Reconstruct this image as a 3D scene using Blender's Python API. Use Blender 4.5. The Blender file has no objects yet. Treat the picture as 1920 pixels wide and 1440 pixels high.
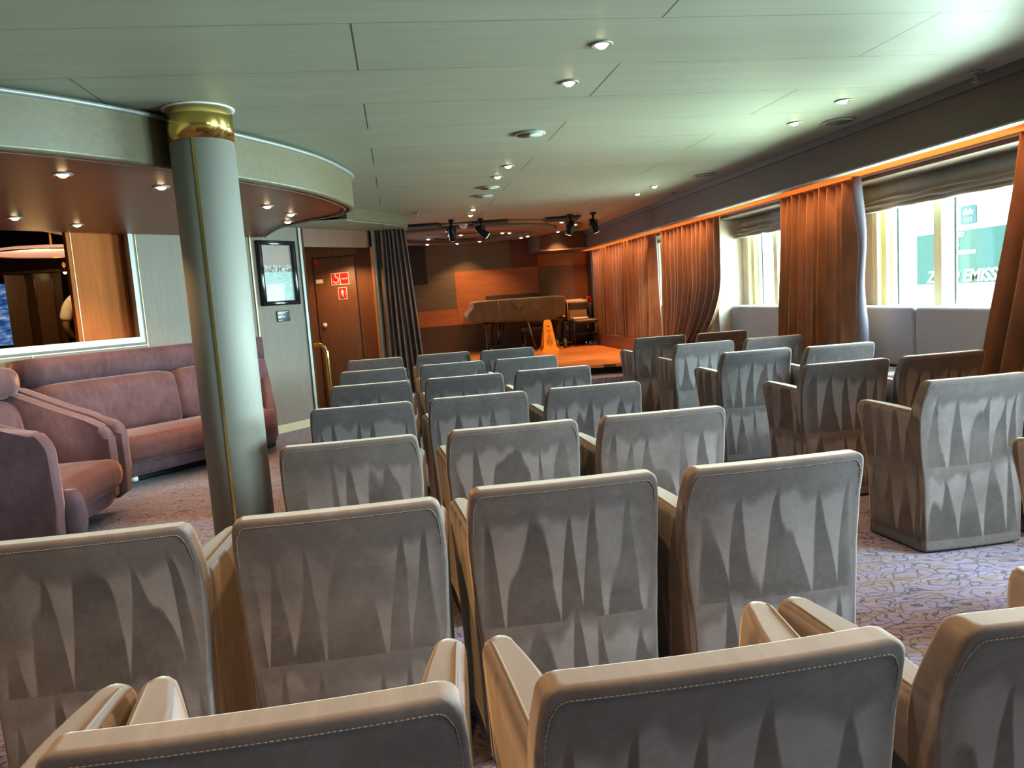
import bpy, bmesh, math, random
from mathutils import Vector, Matrix
random.seed(7)
S = bpy.context.scene
COL = S.collection
PI = math.pi

# ------------------------------------------------------------------ helpers
def lnk(o):
    COL.objects.link(o); return o

def tag(o, label=None, cat=None, group=None, kind=None):
    if label: o['label'] = label
    if cat: o['category'] = cat
    if group: o['group'] = group
    if kind: o['kind'] = kind
    return o

def empty(name, loc, label=None, cat=None, group=None, kind=None):
    o = bpy.data.objects.new(name, None); o.empty_display_size = .1
    o.location = loc; lnk(o)
    return tag(o, label, cat, group, kind)

class B:
    """collects geometry (world coordinates) for one mesh object"""
    def __init__(s): s.bm = bmesh.new(); s.mi = 0
    def _f(s, vs, smooth=False):
        try:
            f = s.bm.faces.new(vs); f.material_index = s.mi; f.smooth = smooth; return f
        except ValueError: return None
    def box(s, x0, x1, y0, y1, z0, z1, M=None, bev=0, seg=2):
        b = bmesh.new()
        vs = [b.verts.new((x, y, z)) for z in (z0, z1) for x, y in ((x0,y0),(x1,y0),(x1,y1),(x0,y1))]
        for q in ((3,2,1,0),(4,5,6,7),(0,1,5,4),(1,2,6,5),(2,3,7,6),(3,0,4,7)): b.faces.new([vs[i] for i in q])
        if bev: bmesh.ops.bevel(b, geom=list(b.edges), offset=bev, segments=seg, profile=.5, affect='EDGES')
        s.merge(b, M, smooth=bool(bev))
    def merge(s, b, M=None, smooth=False):
        mp = {}
        for v in b.verts: mp[v] = s.bm.verts.new(M @ v.co if M else v.co)
        for f in b.faces: s._f([mp[v] for v in f.verts], smooth or f.smooth)
        b.free()
    def loft(s, loops, caps=True, smooth=True, closed=True):
        rows = [[s.bm.verts.new(p) for p in L] for L in loops]
        n = len(rows[0])
        for a, b in zip(rows, rows[1:]):
            for i in range(n if closed else n-1):
                j = (i+1) % n
                s._f((a[i], a[j], b[j], b[i]), smooth)
        if caps and closed:
            s._f(list(reversed(rows[0])), smooth); s._f(rows[-1], smooth)
        return rows
    def tube(s, pts, r, seg=10, caps=True, closed=False):
        pts = [Vector(p) for p in pts]; rs = r if isinstance(r, (list, tuple)) else [r]*len(pts)
        loops = []; N = len(pts); up = None
        for i, p in enumerate(pts):
            if closed: t = pts[(i+1) % N]-pts[i-1]
            else: t = pts[min(i+1, N-1)]-pts[max(i-1, 0)]
            t.normalize()
            if up is None:
                up = Vector((0,0,1)) if abs(t.z) < .9 else Vector((1,0,0))
            u = (up - t*up.dot(t)).normalized(); w = t.cross(u); up = u
            loops.append([p + (u*math.cos(2*PI*k/seg) + w*math.sin(2*PI*k/seg))*rs[i] for k in range(seg)])
        if closed: loops.append(loops[0])
        s.loft(loops, caps=caps and not closed)
    def lathe(s, prof, c=(0,0,0), seg=32, a0=0, a1=2*PI, caps=True):
        full = abs(a1-a0-2*PI) < 1e-6
        n = seg if full else seg+1
        loops = [[(c[0]+r*math.cos(a0+(a1-a0)*k/seg), c[1]+r*math.sin(a0+(a1-a0)*k/seg), c[2]+z) for k in range(n)] for r, z in prof]
        s.loft(loops, caps=caps and full, closed=full)
    def prism(s, poly, z0, z1, smooth=False):
        n = len(poly)
        a = [s.bm.verts.new((p[0], p[1], z0)) for p in poly]; b = [s.bm.verts.new((p[0], p[1], z1)) for p in poly]
        for i in range(n): s._f((a[i], a[(i+1)%n], b[(i+1)%n], b[i]), smooth)
        s._f(list(reversed(a))); s._f(b)
    def quad(s, *p): s._f([s.bm.verts.new(q) for q in p])
    def sphere(s, c, r, M=None, u=14, v=10):
        b = bmesh.new(); bmesh.ops.create_uvsphere(b, u_segments=u, v_segments=v, radius=1)
        rr = r if isinstance(r, (tuple, list)) else (r, r, r)
        T = Matrix.Translation(c) @ (M or Matrix()) @ Matrix.Diagonal((*rr, 1))
        s.merge(b, T, True)
    def make(s, name, mats, parent=None, loc=None, fix=True, label=None, cat=None, group=None, kind=None, local=False):
        me = bpy.data.meshes.new(name)
        if fix: bmesh.ops.recalc_face_normals(s.bm, faces=list(s.bm.faces))
        o = Vector((0,0,0))
        if parent and not local:
            p = parent
            while p: o = o + Vector(p.location); p = p.parent
        if loc is not None: o = o + Vector(loc)
        if o.length: bmesh.ops.translate(s.bm, verts=list(s.bm.verts), vec=-o)
        s.bm.to_mesh(me); s.bm.free()
        for m in (mats if isinstance(mats, (list, tuple)) else [mats]): me.materials.append(m)
        ob = bpy.data.objects.new(name, me); lnk(ob)
        if parent: ob.parent = parent
        elif loc is not None: ob.location = loc
        if parent and loc is not None: ob.location = loc
        return tag(ob, label, cat, group, kind)

def wnorm(o):
    m = o.modifiers.new('normals', 'WEIGHTED_NORMAL'); m.weight = 100; m.mode = 'FACE_AREA_WITH_ANGLE'; m.keep_sharp = False
    return o

def dup(root, loc):
    r = root.copy(); COL.objects.link(r); r.location = loc
    for ch in list(root.children):
        c = ch.copy(); COL.objects.link(c); c.parent = r
        for g in list(ch.children):
            d = g.copy(); COL.objects.link(d); d.parent = c
    return r

def rrect(cx, cy, hx, hy, r, seg=4):
    """rounded rectangle in xy, counter-clockwise"""
    out = []
    for (sx, sy, a) in ((1,1,0),(-1,1,90),(-1,-1,180),(1,-1,270)):
        for k in range(seg+1):
            t = math.radians(a+90*k/seg)
            out.append((cx+sx*(hx-r)+r*math.cos(t), cy+sy*(hy-r)+r*math.sin(t)))
    return out

# ------------------------------------------------------------------ materials
class N:
    def __init__(s, name):
        s.m = bpy.data.materials.new(name); s.m.use_nodes = True
        s.t = s.m.node_tree; s.b = s.t.nodes['Principled BSDF']; s.out = s.t.nodes['Material Output']
    def n(s, typ, **kw):
        x = s.t.nodes.new(typ)
        for k, v in kw.items():
            if k == 'ins':
                for a, b in v.items():
                    if isinstance(b, bpy.types.NodeSocket): s.t.links.new(b, x.inputs[a])
                    else: x.inputs[a].default_value = b
            else: setattr(x, k, v)
        return x
    def l(s, a, b): s.t.links.new(a, b)
    def math(s, op, a, b=0.0, c=None, clamp=False):
        x = s.t.nodes.new('ShaderNodeMath'); x.operation = op; x.use_clamp = clamp
        for i, v in enumerate((a, b, c)):
            if v is None: continue
            if isinstance(v, bpy.types.NodeSocket): s.t.links.new(v, x.inputs[i])
            else: x.inputs[i].default_value = v
        return x.outputs[0]
    def mix(s, f, a, b, typ='RGBA', blend='MIX'):
        x = s.t.nodes.new('ShaderNodeMix'); x.data_type = typ; x.blend_type = blend
        ia, ib = (6, 7) if typ == 'RGBA' else (2, 3)
        for i, v in ((0, f), (ia, a), (ib, b)):
            if isinstance(v, bpy.types.NodeSocket): s.t.links.new(v, x.inputs[i])
            else: x.inputs[i].default_value = (*v, 1) if isinstance(v, tuple) and len(v) == 3 else v
        return x.outputs[2 if typ == 'RGBA' else 0]
    def coord(s, which='Object', scale=(1,1,1), rot=(0,0,0), off=(0,0,0)):
        c = s.n('ShaderNodeTexCoord'); m = s.n('ShaderNodeMapping')
        m.inputs['Scale'].default_value = scale; m.inputs['Rotation'].default_value = rot; m.inputs['Location'].default_value = off
        s.l(c.outputs[which], m.inputs[0]); return m.outputs[0]
    def noise(s, vec, scale=5, detail=4, rough=.55, dist=0, out=0):
        x = s.n('ShaderNodeTexNoise', ins={'Scale': scale, 'Detail': detail, 'Roughness': rough, 'Distortion': dist})
        if vec is not None: s.l(vec, x.inputs['Vector'])
        return x.outputs[out]
    def ramp(s, f, *stops):
        x = s.n('ShaderNodeValToRGB'); e = x.color_ramp.elements
        while len(e) < len(stops): e.new(.5)
        for k, (p, c) in zip(e, stops): k.position = p; k.color = (*c, 1) if len(c) == 3 else c
        s.l(f, x.inputs[0]); return x.outputs[0]
    def bump(s, h, st=.2, d=.01):
        x = s.n('ShaderNodeBump', ins={'Strength': st, 'Distance': d, 'Height': h}); s.l(x.outputs[0], s.b.inputs['Normal'])
    def set(s, **k):
        for a, v in k.items():
            i = s.b.inputs[a.replace('_', ' ')]
            if isinstance(v, bpy.types.NodeSocket): s.l(v, i)
            else: i.default_value = (*v, 1) if isinstance(v, tuple) and len(v) == 3 else v
        return s

def plain(name, col, rough=.5, metal=0, spec=.5, var=.08, scale=30):
    k = N(name)
    f = k.noise(k.coord(), scale, 3)
    a = tuple(max(0, c*(1-var)) for c in col); b = tuple(min(1, c*(1+var)) for c in col)
    k.set(Base_Color=k.mix(f, a, b), Roughness=rough, Metallic=metal)
    k.b.inputs['Specular IOR Level'].default_value = spec
    return k.m

def wood(name, dark, light, axis='z', scale=1.0, rough=.4, planks=None):
    k = N(name)
    sc = {'x': (1.2, 22, 22), 'y': (22, 1.2, 22), 'z': (22, 22, 1.2)}[axis]
    v = k.coord(scale=tuple(q*scale for q in sc))
    f = k.noise(v, 3.0, 5, .6, .6)
    f2 = k.noise(k.coord(scale=tuple(q*scale*4 for q in sc)), 4, 2, .5)
    g = k.math('ADD', k.math('MULTIPLY', f, .75), k.math('MULTIPLY', f2, .25))
    c = k.ramp(g, (.3, dark), (.7, light))
    if planks:
        ax, w = planks
        sep = k.n('ShaderNodeSeparateXYZ'); k.l(k.coord(), sep.inputs[0])
        q = k.math('DIVIDE', sep.outputs[ax], w)
        idx = k.math('FLOOR', q); fr = k.math('SUBTRACT', q, idx)
        wn = k.n('ShaderNodeTexWhiteNoise', noise_dimensions='1D'); k.l(idx, wn.inputs['W'])
        c = k.mix(k.math('MULTIPLY', wn.outputs[0], .85), c, dark)
        gap = k.math('LESS_THAN', fr, .09)
        c = k.mix(gap, c, tuple(x*.25 for x in dark))
    k.set(Base_Color=c, Roughness=rough)
    return k.m

def emit(name, col, st):
    k = N(name); k.set(Base_Color=(.8,.8,.8), Emission_Color=col, Emission_Strength=st); return k.m

def suede():
    k = N('suede_taupe')
    tc = k.n('ShaderNodeTexCoord'); sep = k.n('ShaderNodeSeparateXYZ'); k.l(tc.outputs['Object'], sep.inputs[0])
    nrm = k.n('ShaderNodeSeparateXYZ'); k.l(tc.outputs['Normal'], nrm.inputs[0])
    rnd = k.n('ShaderNodeObjectInfo').outputs['Random']
    side = k.math('GREATER_THAN', k.math('ABSOLUTE', nrm.outputs[0]), .7)
    u = k.mix(side, sep.outputs[0], sep.outputs[1], 'FLOAT')
    z = sep.outputs[2]
    # vector with per-object offset so that every chair is brushed differently
    off = k.math('MULTIPLY', rnd, 37.0)
    cv = k.n('ShaderNodeCombineXYZ', ins={'X': k.math('ADD', u, off), 'Y': k.math('MULTIPLY', off, 1.7), 'Z': z}).outputs[0]
    n1 = k.noise(cv, 2.2, 2); n2 = k.noise(cv, 9, 4, .6); n3 = k.noise(cv, 28, 3, .6, 1.5)
    warp1 = k.n('ShaderNodeCombineXYZ', ins={'X': k.math('ADD', u, off), 'Y': off, 'Z': k.math('MULTIPLY', z, .12)}).outputs[0]
    wu = k.noise(warp1, 6.0, 1); wu2 = k.noise(warp1, 13.0, 1); wu3 = k.noise(cv, 3.1, 1)
    def band(z0, z1, per, ph):
        t = k.math('DIVIDE', k.math('SUBTRACT', z, z0), z1-z0)
        uu = k.math('ADD', k.math('DIVIDE', k.math('ADD', u, k.math('MULTIPLY', wu, .26)), per), k.math('MULTIPLY', rnd, ph))
        t = k.math('ADD', t, k.math('MULTIPLY', k.math('SUBTRACT', wu2, .5), .9))
        uu = k.math('ADD', uu, k.math('MULTIPLY', k.math('SUBTRACT', n2, .5), .10))
        fr = k.math('FRACT', uu)
        tri = k.math('MULTIPLY', k.math('ABSOLUTE', k.math('SUBTRACT', fr, .5)), 2.0)
        d = k.math('SUBTRACT', k.math('MULTIPLY', t, .92), tri)
        m = k.n('ShaderNodeMapRange', ins={'Value': d, 'From Min': -.07, 'From Max': .07}); m.interpolation_type = 'SMOOTHSTEP'
        t0 = k.math('DIVIDE', k.math('SUBTRACT', z, z0), z1-z0)
        ins = k.n('ShaderNodeMapRange', ins={'Value': k.math('ADD', t0, k.math('MULTIPLY', k.math('SUBTRACT', wu2, .5), .5)), 'From Min': 1.05, 'From Max': .88}).outputs[0]
        ins = k.math('MULTIPLY', k.math('GREATER_THAN', t0, 0.0), ins)
        return m.outputs[0], ins
    a, ia = band(.385, .69, .098, 7.3)
    b, ib = band(.06, .37, .105, 3.1)
    pat = k.math('ADD', k.math('MULTIPLY', a, ia), k.math('MULTIPLY', b, ib))
    inb = k.math('ADD', ia, ib)
    # brushed away in patches
    keep = k.n('ShaderNodeMapRange', ins={'Value': n1, 'From Min': .36, 'From Max': .5}).outputs[0]
    edge = k.n('ShaderNodeMapRange', ins={'Value': k.math('ABSOLUTE', u), 'From Min': .235, 'From Max': .205}).outputs[0]
    edge = k.mix(side, edge, 1.0, 'FLOAT')
    flat = k.math('LESS_THAN', k.math('ABSOLUTE', nrm.outputs[2]), .5)
    w = k.math('MULTIPLY', k.math('MULTIPLY', inb, keep), k.math('MULTIPLY', flat, edge))
    val = k.mix(w, .5, k.math('ADD', k.math('MULTIPLY', pat, .8), .1), 'FLOAT')
    val = k.math('ADD', val, k.math('MULTIPLY', k.math('SUBTRACT', n2, .5), .55))
    val = k.math('ADD', val, k.math('MULTIPLY', k.math('SUBTRACT', n3, .5), .35))
    c = k.ramp(val, (.0, (.050,.042,.042)), (.5, (.098,.084,.085)), (1.0, (.172,.152,.156)))
    k.set(Base_Color=c, Roughness=.85, Sheen_Weight=.45, Sheen_Roughness=.35, Sheen_Tint=(1,.80,.62))
    k.b.inputs['Specular IOR Level'].default_value = .15
    k.bump(k.noise(tc.outputs['Object'], 900, 2), .08, .002)
    return k.m

def velvet(name, dark, light, tint):
    k = N(name)
    v = k.coord(); n = k.noise(v, 5, 5, .65, .8); n2 = k.noise(k.coord(scale=(1,1,.35)), 26, 3, .6)
    c = k.ramp(k.math('ADD', k.math('MULTIPLY', n, .6), k.math('MULTIPLY', n2, .4)), (.32, dark), (.68, light))
    k.set(Base_Color=c, Roughness=.8, Sheen_Weight=.35, Sheen_Roughness=.35, Sheen_Tint=tint)
    k.b.inputs['Specular IOR Level'].default_value = .15
    k.bump(n2, .12, .01)
    return k.m

def carpet():
    k = N('carpet_lilac')
    st = k.noise(k.coord(scale=(.9, 9, 1)), 3.2, 5, .6)
    fine = k.noise(k.coord(scale=(3, 40, 1)), 6, 3)
    f = k.math('ADD', k.math('MULTIPLY', st, .75), k.math('MULTIPLY', fine, .25))
    base = k.ramp(f, (.30, (.095,.06,.045)), (.44, (.15,.11,.105)), (.56, (.135,.128,.27)), (.72, (.21,.20,.33)))
    # nested loops: contour lines of smooth noise, at two scales
    wob = k.n('ShaderNodeTexNoise', ins={'Scale': 22.0, 'Detail': 1.0}); k.l(k.coord(), wob.inputs['Vector'])
    v = k.n('ShaderNodeVectorMath', operation='ADD')
    sc = k.n('ShaderNodeVectorMath', operation='SCALE'); k.l(wob.outputs['Color'], sc.inputs[0]); sc.inputs['Scale'].default_value = .035
    k.l(k.coord(scale=(.75,1.2,1)), v.inputs[0]); k.l(sc.outputs[0], v.inputs[1])
    def contour(scale, mult, th):
        n = k.noise(v.outputs[0], scale, .6, .4)
        fr = k.math('FRACT', k.math('MULTIPLY', n, mult))
        return k.math('LESS_THAN', k.math('ABSOLUTE', k.math('SUBTRACT', fr, .5)), th)
    vor = k.n('ShaderNodeTexVoronoi', feature='F1', ins={'Scale': 7.0, 'Randomness': 1.0}); k.l(v.outputs[0], vor.inputs['Vector'])
    rings = k.math('LESS_THAN', k.math('ABSOLUTE', k.math('SUBTRACT', k.math('FRACT', k.math('MULTIPLY', vor.outputs['Distance'], 5.5)), .5)), .07)
    lines = k.math('MAXIMUM', contour(9.0, 6, .065), rings)
    c = k.mix(k.math('MULTIPLY', lines, .9), base, (.02,.017,.03))
    k.set(Base_Color=c, Roughness=.95, Sheen_Weight=.2)
    k.b.inputs['Specular IOR Level'].default_value = .1
    k.bump(k.noise(k.coord(), 400, 2), .25, .004)
    return k.m

def ceiling_mat():
    k = N('ceiling_panels')
    g = k.noise(k.coord(scale=(.5, 26, 1)), 3, 4, .6)
    g2 = k.noise(k.coord(scale=(.25, 3, 1)), 2.5, 2)
    f = k.math('ADD', k.math('MULTIPLY', g, .6), k.math('MULTIPLY', g2, .4))
    c = k.ramp(f, (.3, (.295,.305,.215)), (.7, (.385,.395,.285)))
    sep = k.n('ShaderNodeSeparateXYZ'); k.l(k.coord(), sep.inputs[0])
    def seam(ax, o, p, w):
        q = k.math('FRACT', k.math('DIVIDE', k.math('SUBTRACT', sep.outputs[ax], o-p*20), p))
        d = k.math('MINIMUM', q, k.math('SUBTRACT', 1.0, q))
        return k.math('LESS_THAN', d, w/p)
    sx = seam(0, -.08, 1.175, .0035); sy = seam(1, 2.925, .5615, .0022)
    part = k.math('GREATER_THAN', k.noise(k.coord(scale=(.6,1.7,1)), 1.2, 1), .42)
    m = k.math('MAXIMUM', k.math('MULTIPLY', sx, .9), k.math('MULTIPLY', k.math('MULTIPLY', sy, part), .75))
    # alternate panel rows differ a little in tone
    kx = k.math('FLOOR', k.math('ADD', k.math('DIVIDE', k.math('ADD', sep.outputs[0], .08), 1.175), .5)); ry = k.math('FLOOR', k.math('DIVIDE', k.math('SUBTRACT', sep.outputs[1], 2.925), .5615))
    par = k.math('LESS_THAN', k.math('FRACT', k.math('MULTIPLY', k.math('ADD', k.math('ADD', kx, ry), 40.0), .5)), .25)
    m = k.math('MAXIMUM', k.math('MULTIPLY', k.math('MULTIPLY', sx, par), .9), k.math('MULTIPLY', k.math('MULTIPLY', sy, part), .75))
    row = k.n('ShaderNodeTexWhiteNoise', noise_dimensions='2D')
    cb = k.n('ShaderNodeCombineXYZ', ins={'X': k.math('FLOOR', k.math('DIVIDE', k.math('ADD', sep.outputs[0], .08), 1.175)), 'Y': k.math('FLOOR', k.math('DIVIDE', k.math('SUBTRACT', sep.outputs[1], 2.925), .5615))})
    k.l(cb.outputs[0], row.inputs['Vector'])
    c = k.mix(k.math('MULTIPLY', row.outputs[0], .22), c, (.27,.275,.20))
    c = k.mix(m, c, (.03,.03,.025))
    k.set(Base_Color=c, Roughness=.48)
    k.b.inputs['Specular IOR Level'].default_value = .35
    k.bump(k.noise(k.coord(scale=(.35, 1.2, 1)), 1.6, 2), .25, .05)
    return k.m

def satin(name, dark, light, rough=.42, sheen=.3):
    k = N(name)
    n = k.noise(k.coord(scale=(1,1,.3)), 9, 4, .6, .5)
    c = k.ramp(n, (.3, dark), (.7, light))
    k.set(Base_Color=c, Roughness=rough, Sheen_Weight=sheen, Sheen_Tint=(1,.7,.45))
    k.bump(k.noise(k.coord(scale=(1,1,.5)), 22, 3, .6, 1), .15, .012)
    return k.m

def glass_mat(name, tint=(.9,1,.97), refl=.08):
    k = N(name); t = k.t
    tr = k.n('ShaderNodeBsdfTransparent'); tr.inputs[0].default_value = (*tint, 1)
    gl = k.n('ShaderNodeBsdfGlossy'); gl.inputs['Roughness'].default_value = .02
    mx = k.n('ShaderNodeMixShader'); mx.inputs[0].default_value = refl
    k.l(tr.outputs[0], mx.inputs[1]); k.l(gl.outputs[0], mx.inputs[2]); k.l(mx.outputs[0], k.out.inputs[0])
    return k.m

SUEDE = suede()
STITCH = plain('stitch_thread', (.17,.145,.125), .8)
PIPE = plain('suede_piping', (.10,.085,.075), .9)
BLACK = plain('black_plinth', (.012,.012,.013), .6)
BLACKM = plain('black_metal', (.014,.014,.016), .35, .6)
CARPET = carpet()
CEIL = ceiling_mat()
MAUVE = velvet('velvet_mauve', (.066,.036,.045), (.120,.068,.084), (1,.72,.70))
MAUVE2 = velvet('velvet_mauve_seat', (.068,.028,.030), (.118,.052,.053), (1,.62,.55))
WOODO = wood('wood_orange', (.38,.10,.022), (.50,.148,.037), 'z', rough=.7)
WOODD = wood('wood_door', (.14,.05,.02), (.22,.085,.034), 'z')
WOODF = wood('wood_fascia', (.075,.042,.027), (.112,.066,.042), 'y', rough=.55)
WOODU = wood('wood_soffit', (.17,.052,.020), (.28,.092,.034), 'x', rough=.40)
WOODU.node_tree.nodes['Principled BSDF'].inputs['Specular IOR Level'].default_value = .25
WOODO.node_tree.nodes['Principled BSDF'].inputs['Specular IOR Level'].default_value = .15
WOODR = wood('wood_red', (.10,.028,.012), (.16,.05,.02), 'x')
WOODS = wood('wood_stage', (.36,.125,.035), (.62,.25,.075), 'x', rough=.28, planks=(1, .27))
W1 = wood('veneer_orange', (.30,.095,.03), (.44,.16,.055), 'x', .5)
W2 = wood('veneer_greybrown', (.105,.075,.052), (.165,.12,.082), 'x', .5)
W3 = wood('veneer_dark', (.05,.03,.022), (.085,.05,.035), 'x', .5)
W4 = wood('veneer_black', (.018,.012,.012), (.03,.02,.018), 'x', .5)
PALE = wood('panel_pale', (.50,.43,.36), (.58,.51,.43), 'z', rough=.4)
WALL = wood('wallpaper_taupe', (.20,.162,.128), (.25,.208,.17), 'z', rough=.6)
BRASS = plain('brass', (.78,.56,.16), .16, 1, var=.1, scale=4)
CHROME = plain('silver_trim', (.30,.31,.29), .45, .5, var=.05)
GOLD = plain('gold_inlay', (.50,.40,.22), .45, .6)
BANDM = wood('metal_band', (.105,.085,.047), (.145,.12,.07), 'x', .5, rough=.34)
STUCCO = N('column_stipple')
STUCCO.set(Base_Color=STUCCO.mix(STUCCO.noise(STUCCO.coord(), 160, 2), (.205,.19,.16), (.285,.27,.24)), Roughness=.6)
STUCCO.bump(STUCCO.noise(STUCCO.coord(), 220, 2), .2, .003)
STUCCO = STUCCO.m
WHITE = plain('white_plastic', (.75,.75,.72), .4)
CURT = satin('curtain_copper', (.105,.047,.023), (.185,.085,.041))
CURTP = satin('curtain_plum', (.080,.050,.046), (.125,.080,.074), .85, .15)
LINING = satin('curtain_lining', (.085,.075,.115), (.12,.11,.155), .6, .05)
BLIND = satin('blind_fabric', (.30,.315,.29), (.38,.395,.365), .7, .15)
BENCHF = N('bench_fabric')
BENCHF.set(Base_Color=BENCHF.mix(BENCHF.noise(BENCHF.coord(scale=(30,30,3)), 8, 3), (.125,.14,.185), (.235,.255,.315)), Roughness=.9, Sheen_Weight=.2)
BENCHF = BENCHF.m
CREAMF = plain('window_frame_cream', (.62,.57,.32), .45)
WHITEF = plain('window_frame_white', (.80,.82,.80), .45)
GASKET = plain('window_gasket', (.02,.03,.045), .5)
GLASS = glass_mat('window_glass', refl=.03)
BASE = plain('baseboard_cream', (.62,.56,.40), .4)
RED = plain('sign_red', (.62,.012,.015), .45, var=.03)
SIGNW = plain('sign_white', (.80,.70,.60), .45, var=.03)
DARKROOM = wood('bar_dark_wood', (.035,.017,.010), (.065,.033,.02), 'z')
BARP = wood('bar_panel_wood', (.10,.06,.025), (.15,.09,.04), 'z', rough=.3)
BULB = emit('lamp_glow', (1, .72, .38), 22)
BULBS = emit('stage_lamp_glow', (1, .80, .52), 9)
CLAMPG = emit('spot_lens_glow', (1, .80, .55), 5)

# ------------------------------------------------------------------ local frame of the slanted picture wall
O2 = Vector((-1.42, 8.0)); A2 = Vector((.676, .737)); N2 = Vector((.737, -.676))
def LW(al, off, z):
    p = O2 + A2*al + N2*off; return Vector((p.x, p.y, z))
MLW = Matrix(((A2.x, N2.x, 0, O2.x), (A2.y, N2.y, 0, O2.y), (0, 0, 1, 0), (0, 0, 0, 1)))   # (al, off, z) -> world

ZC = 2.267
# ================================================================== SETTING
b = B(); b.box(-9, 4.4, -3.6, 14.2, -.12, 0); b.make('floor', CARPET, kind='structure')
b = B(); b.box(-3.6, 4.4, -3.6, 14.2, ZC, ZC+.1); b.make('ceiling', CEIL, kind='structure')

# carpeted step and stage
b = B(); b.box(-.25, 3.42, 9.15, 9.75, .0, .165); b.make('trim_stage_step', CARPET, kind='structure')
b = B()
b.prism([(-.3, 9.62), (.85, 9.72), (2.0, 9.56), (2.9, 9.42), (3.42, 9.35), (3.42, 14.0), (-.3, 14.0)], .262, .30)
b.make('floor_stage', WOODS, kind='structure')
b = B(); b.prism([(-.3, 9.86), (.85, 9.86), (3.42, 9.56), (3.42, 14.0), (-.3, 14.0)], .0, .262)
b.make('trim_stage_riser', BLACK, kind='structure')

# stage back wall with veneer patches
b = B(); Y0 = 13.9
def patch(mi, x0, x1, z0, z1, d=.012):
    b.mi = mi; b.box(x0, x1, Y0-d, Y0+.02, z0, z1)
b.mi = 2; b.box(-1.4, 4.3, Y0, Y0+.15, .3, ZC)
patch(3, .0, .575, 1.57, 2.262)
patch(1, .578, 1.088, 1.762, 2.262); patch(1, 1.091, 1.60, 1.762, 2.262); patch(1, 1.603, 2.10, 1.762, 2.262)
patch(1, -.4, 1.07, 1.092, 1.567); patch(1, .578, 1.07, 1.567, 1.76)
patch(0, 1.073, 2.60, .80, 1.759)
patch(0, -.4, .52, .80, 1.089); patch(0, .523, 1.07, .80, 1.089)
patch(4, 2.103, 2.60, 1.762, 2.262)
patch(2, 1.60, 2.60, 1.20, 1.285, .05)
patch(2, -.4, 1.40, .3, .797); patch(2, 1.403, 2.15, .3, .797); patch(4, 2.153, 2.60, .3, .797)
patch(0, 2.605, 3.60, 1.752, 2.05); patch(1, 2.605, 2.98, .3, 1.749); patch(5, 2.983, 3.60, .3, 1.749)
b.make('wall_stage', [W1, W2, W3, W4, WOODR, WOODD], kind='structure')
# valance over the right part of the stage wall
b = B(); b.box(2.45, 3.30, 12.8, 13.89, 1.974, ZC-.002); b.make('trim_stage_valance', WOODF, kind='structure')
b = B(); b.box(2.46, 3.30, 12.79, 12.80, 1.968, 1.99); b.make('trim_valance_edge', GOLD, kind='structure')
b = B(); b.box(3.52, 3.60, 13.55, 13.88, .3, 1.974); b.make('trim_stage_post', W4, kind='structure')

# long fascia along the windows, with a shadow strip at the ceiling
b = B(); b.box(3.26, 3.33, -3.5, 12.86, 1.974, ZC-.002); b.make('trim_fascia', WOODF, kind='structure')
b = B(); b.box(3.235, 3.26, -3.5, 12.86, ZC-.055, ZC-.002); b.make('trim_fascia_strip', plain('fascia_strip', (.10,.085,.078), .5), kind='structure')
b = B(); b.box(3.262, 3.335, -3.5, 13.88, 1.964, 1.975); b.box(3.60, 3.635, -3.5, 13.88, 1.964, 1.976)
b.make('trim_cove_rails', CHROME, kind='structure')
b = B(); b.box(3.62, 4.3, -3.5, 13.9, 1.935, ZC-.002); b.make('trim_window_head', WOODF, kind='structure')
# warm perforated strip light between the rails
k = N('cove_grille')
sep = k.n('ShaderNodeSeparateXYZ'); k.l(k.coord(), sep.inputs[0])
dots = k.math('MULTIPLY', k.math('SINE', k.math('MULTIPLY', sep.outputs[0], 330)), k.math('SINE', k.math('MULTIPLY', sep.outputs[1], 330)))
k.set(Base_Color=(.16,.05,.012), Roughness=1.0, Emission_Color=(1,.215,.03), Emission_Strength=k.math('ADD', .66, k.math('MULTIPLY', dots, .16)))
k.b.inputs['Specular IOR Level'].default_value = 0
GRILLE = k.m
lt = empty('cove_light', (3.47, 5.0, 1.985), 'long warm orange perforated strip light in the slot above the copper curtains', 'light')
i = 0
for y0 in [-3.4+1.72*q for q in range(10)]:
    g = B(); g.box(3.34, 3.598, y0, y0+1.70, 1.979, 1.995); g.make('light_panel', GRILLE, lt)

# right wall: sill part, piers, head
WX = 3.97
b = B()
b.box(WX, WX+.35, -3.5, 14.0, 0, .93)
b.box(WX, WX+.35, -3.5, 14.0, 1.92, ZC)
OPEN = [(-2.6, -.6), (.2, 2.6), (3.55, 5.945), (7.0, 8.30), (8.6, 11.6), (11.9, 13.3)]
prev = -3.5
for y0, y1 in OPEN:
    if y0 > prev: b.box(WX, WX+.35, prev, y0, .93, 1.92)
    prev = y1
b.box(WX, WX+.35, prev, 14.0, .93, 1.92)
b.make('wall_right', PALE, kind='structure')
# jamb panels closing the window bays
for j, (y0, y1) in enumerate([(8.38, 8.52), (6.5, 6.9)]):
    b = B(); b.box(3.66, WX+.01, y0, y1, .5, 1.94)
    o = b.make('trim_%d' % (j+1), PALE, kind='structure')
b = B(); b.box(3.655, 3.665, 8.372, 8.392, .5, 1.94); b.make('trim_jamb_light_slit', CHROME, kind='structure')  # slit of light leaking past the curtain edge, built as a silver strip

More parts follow.
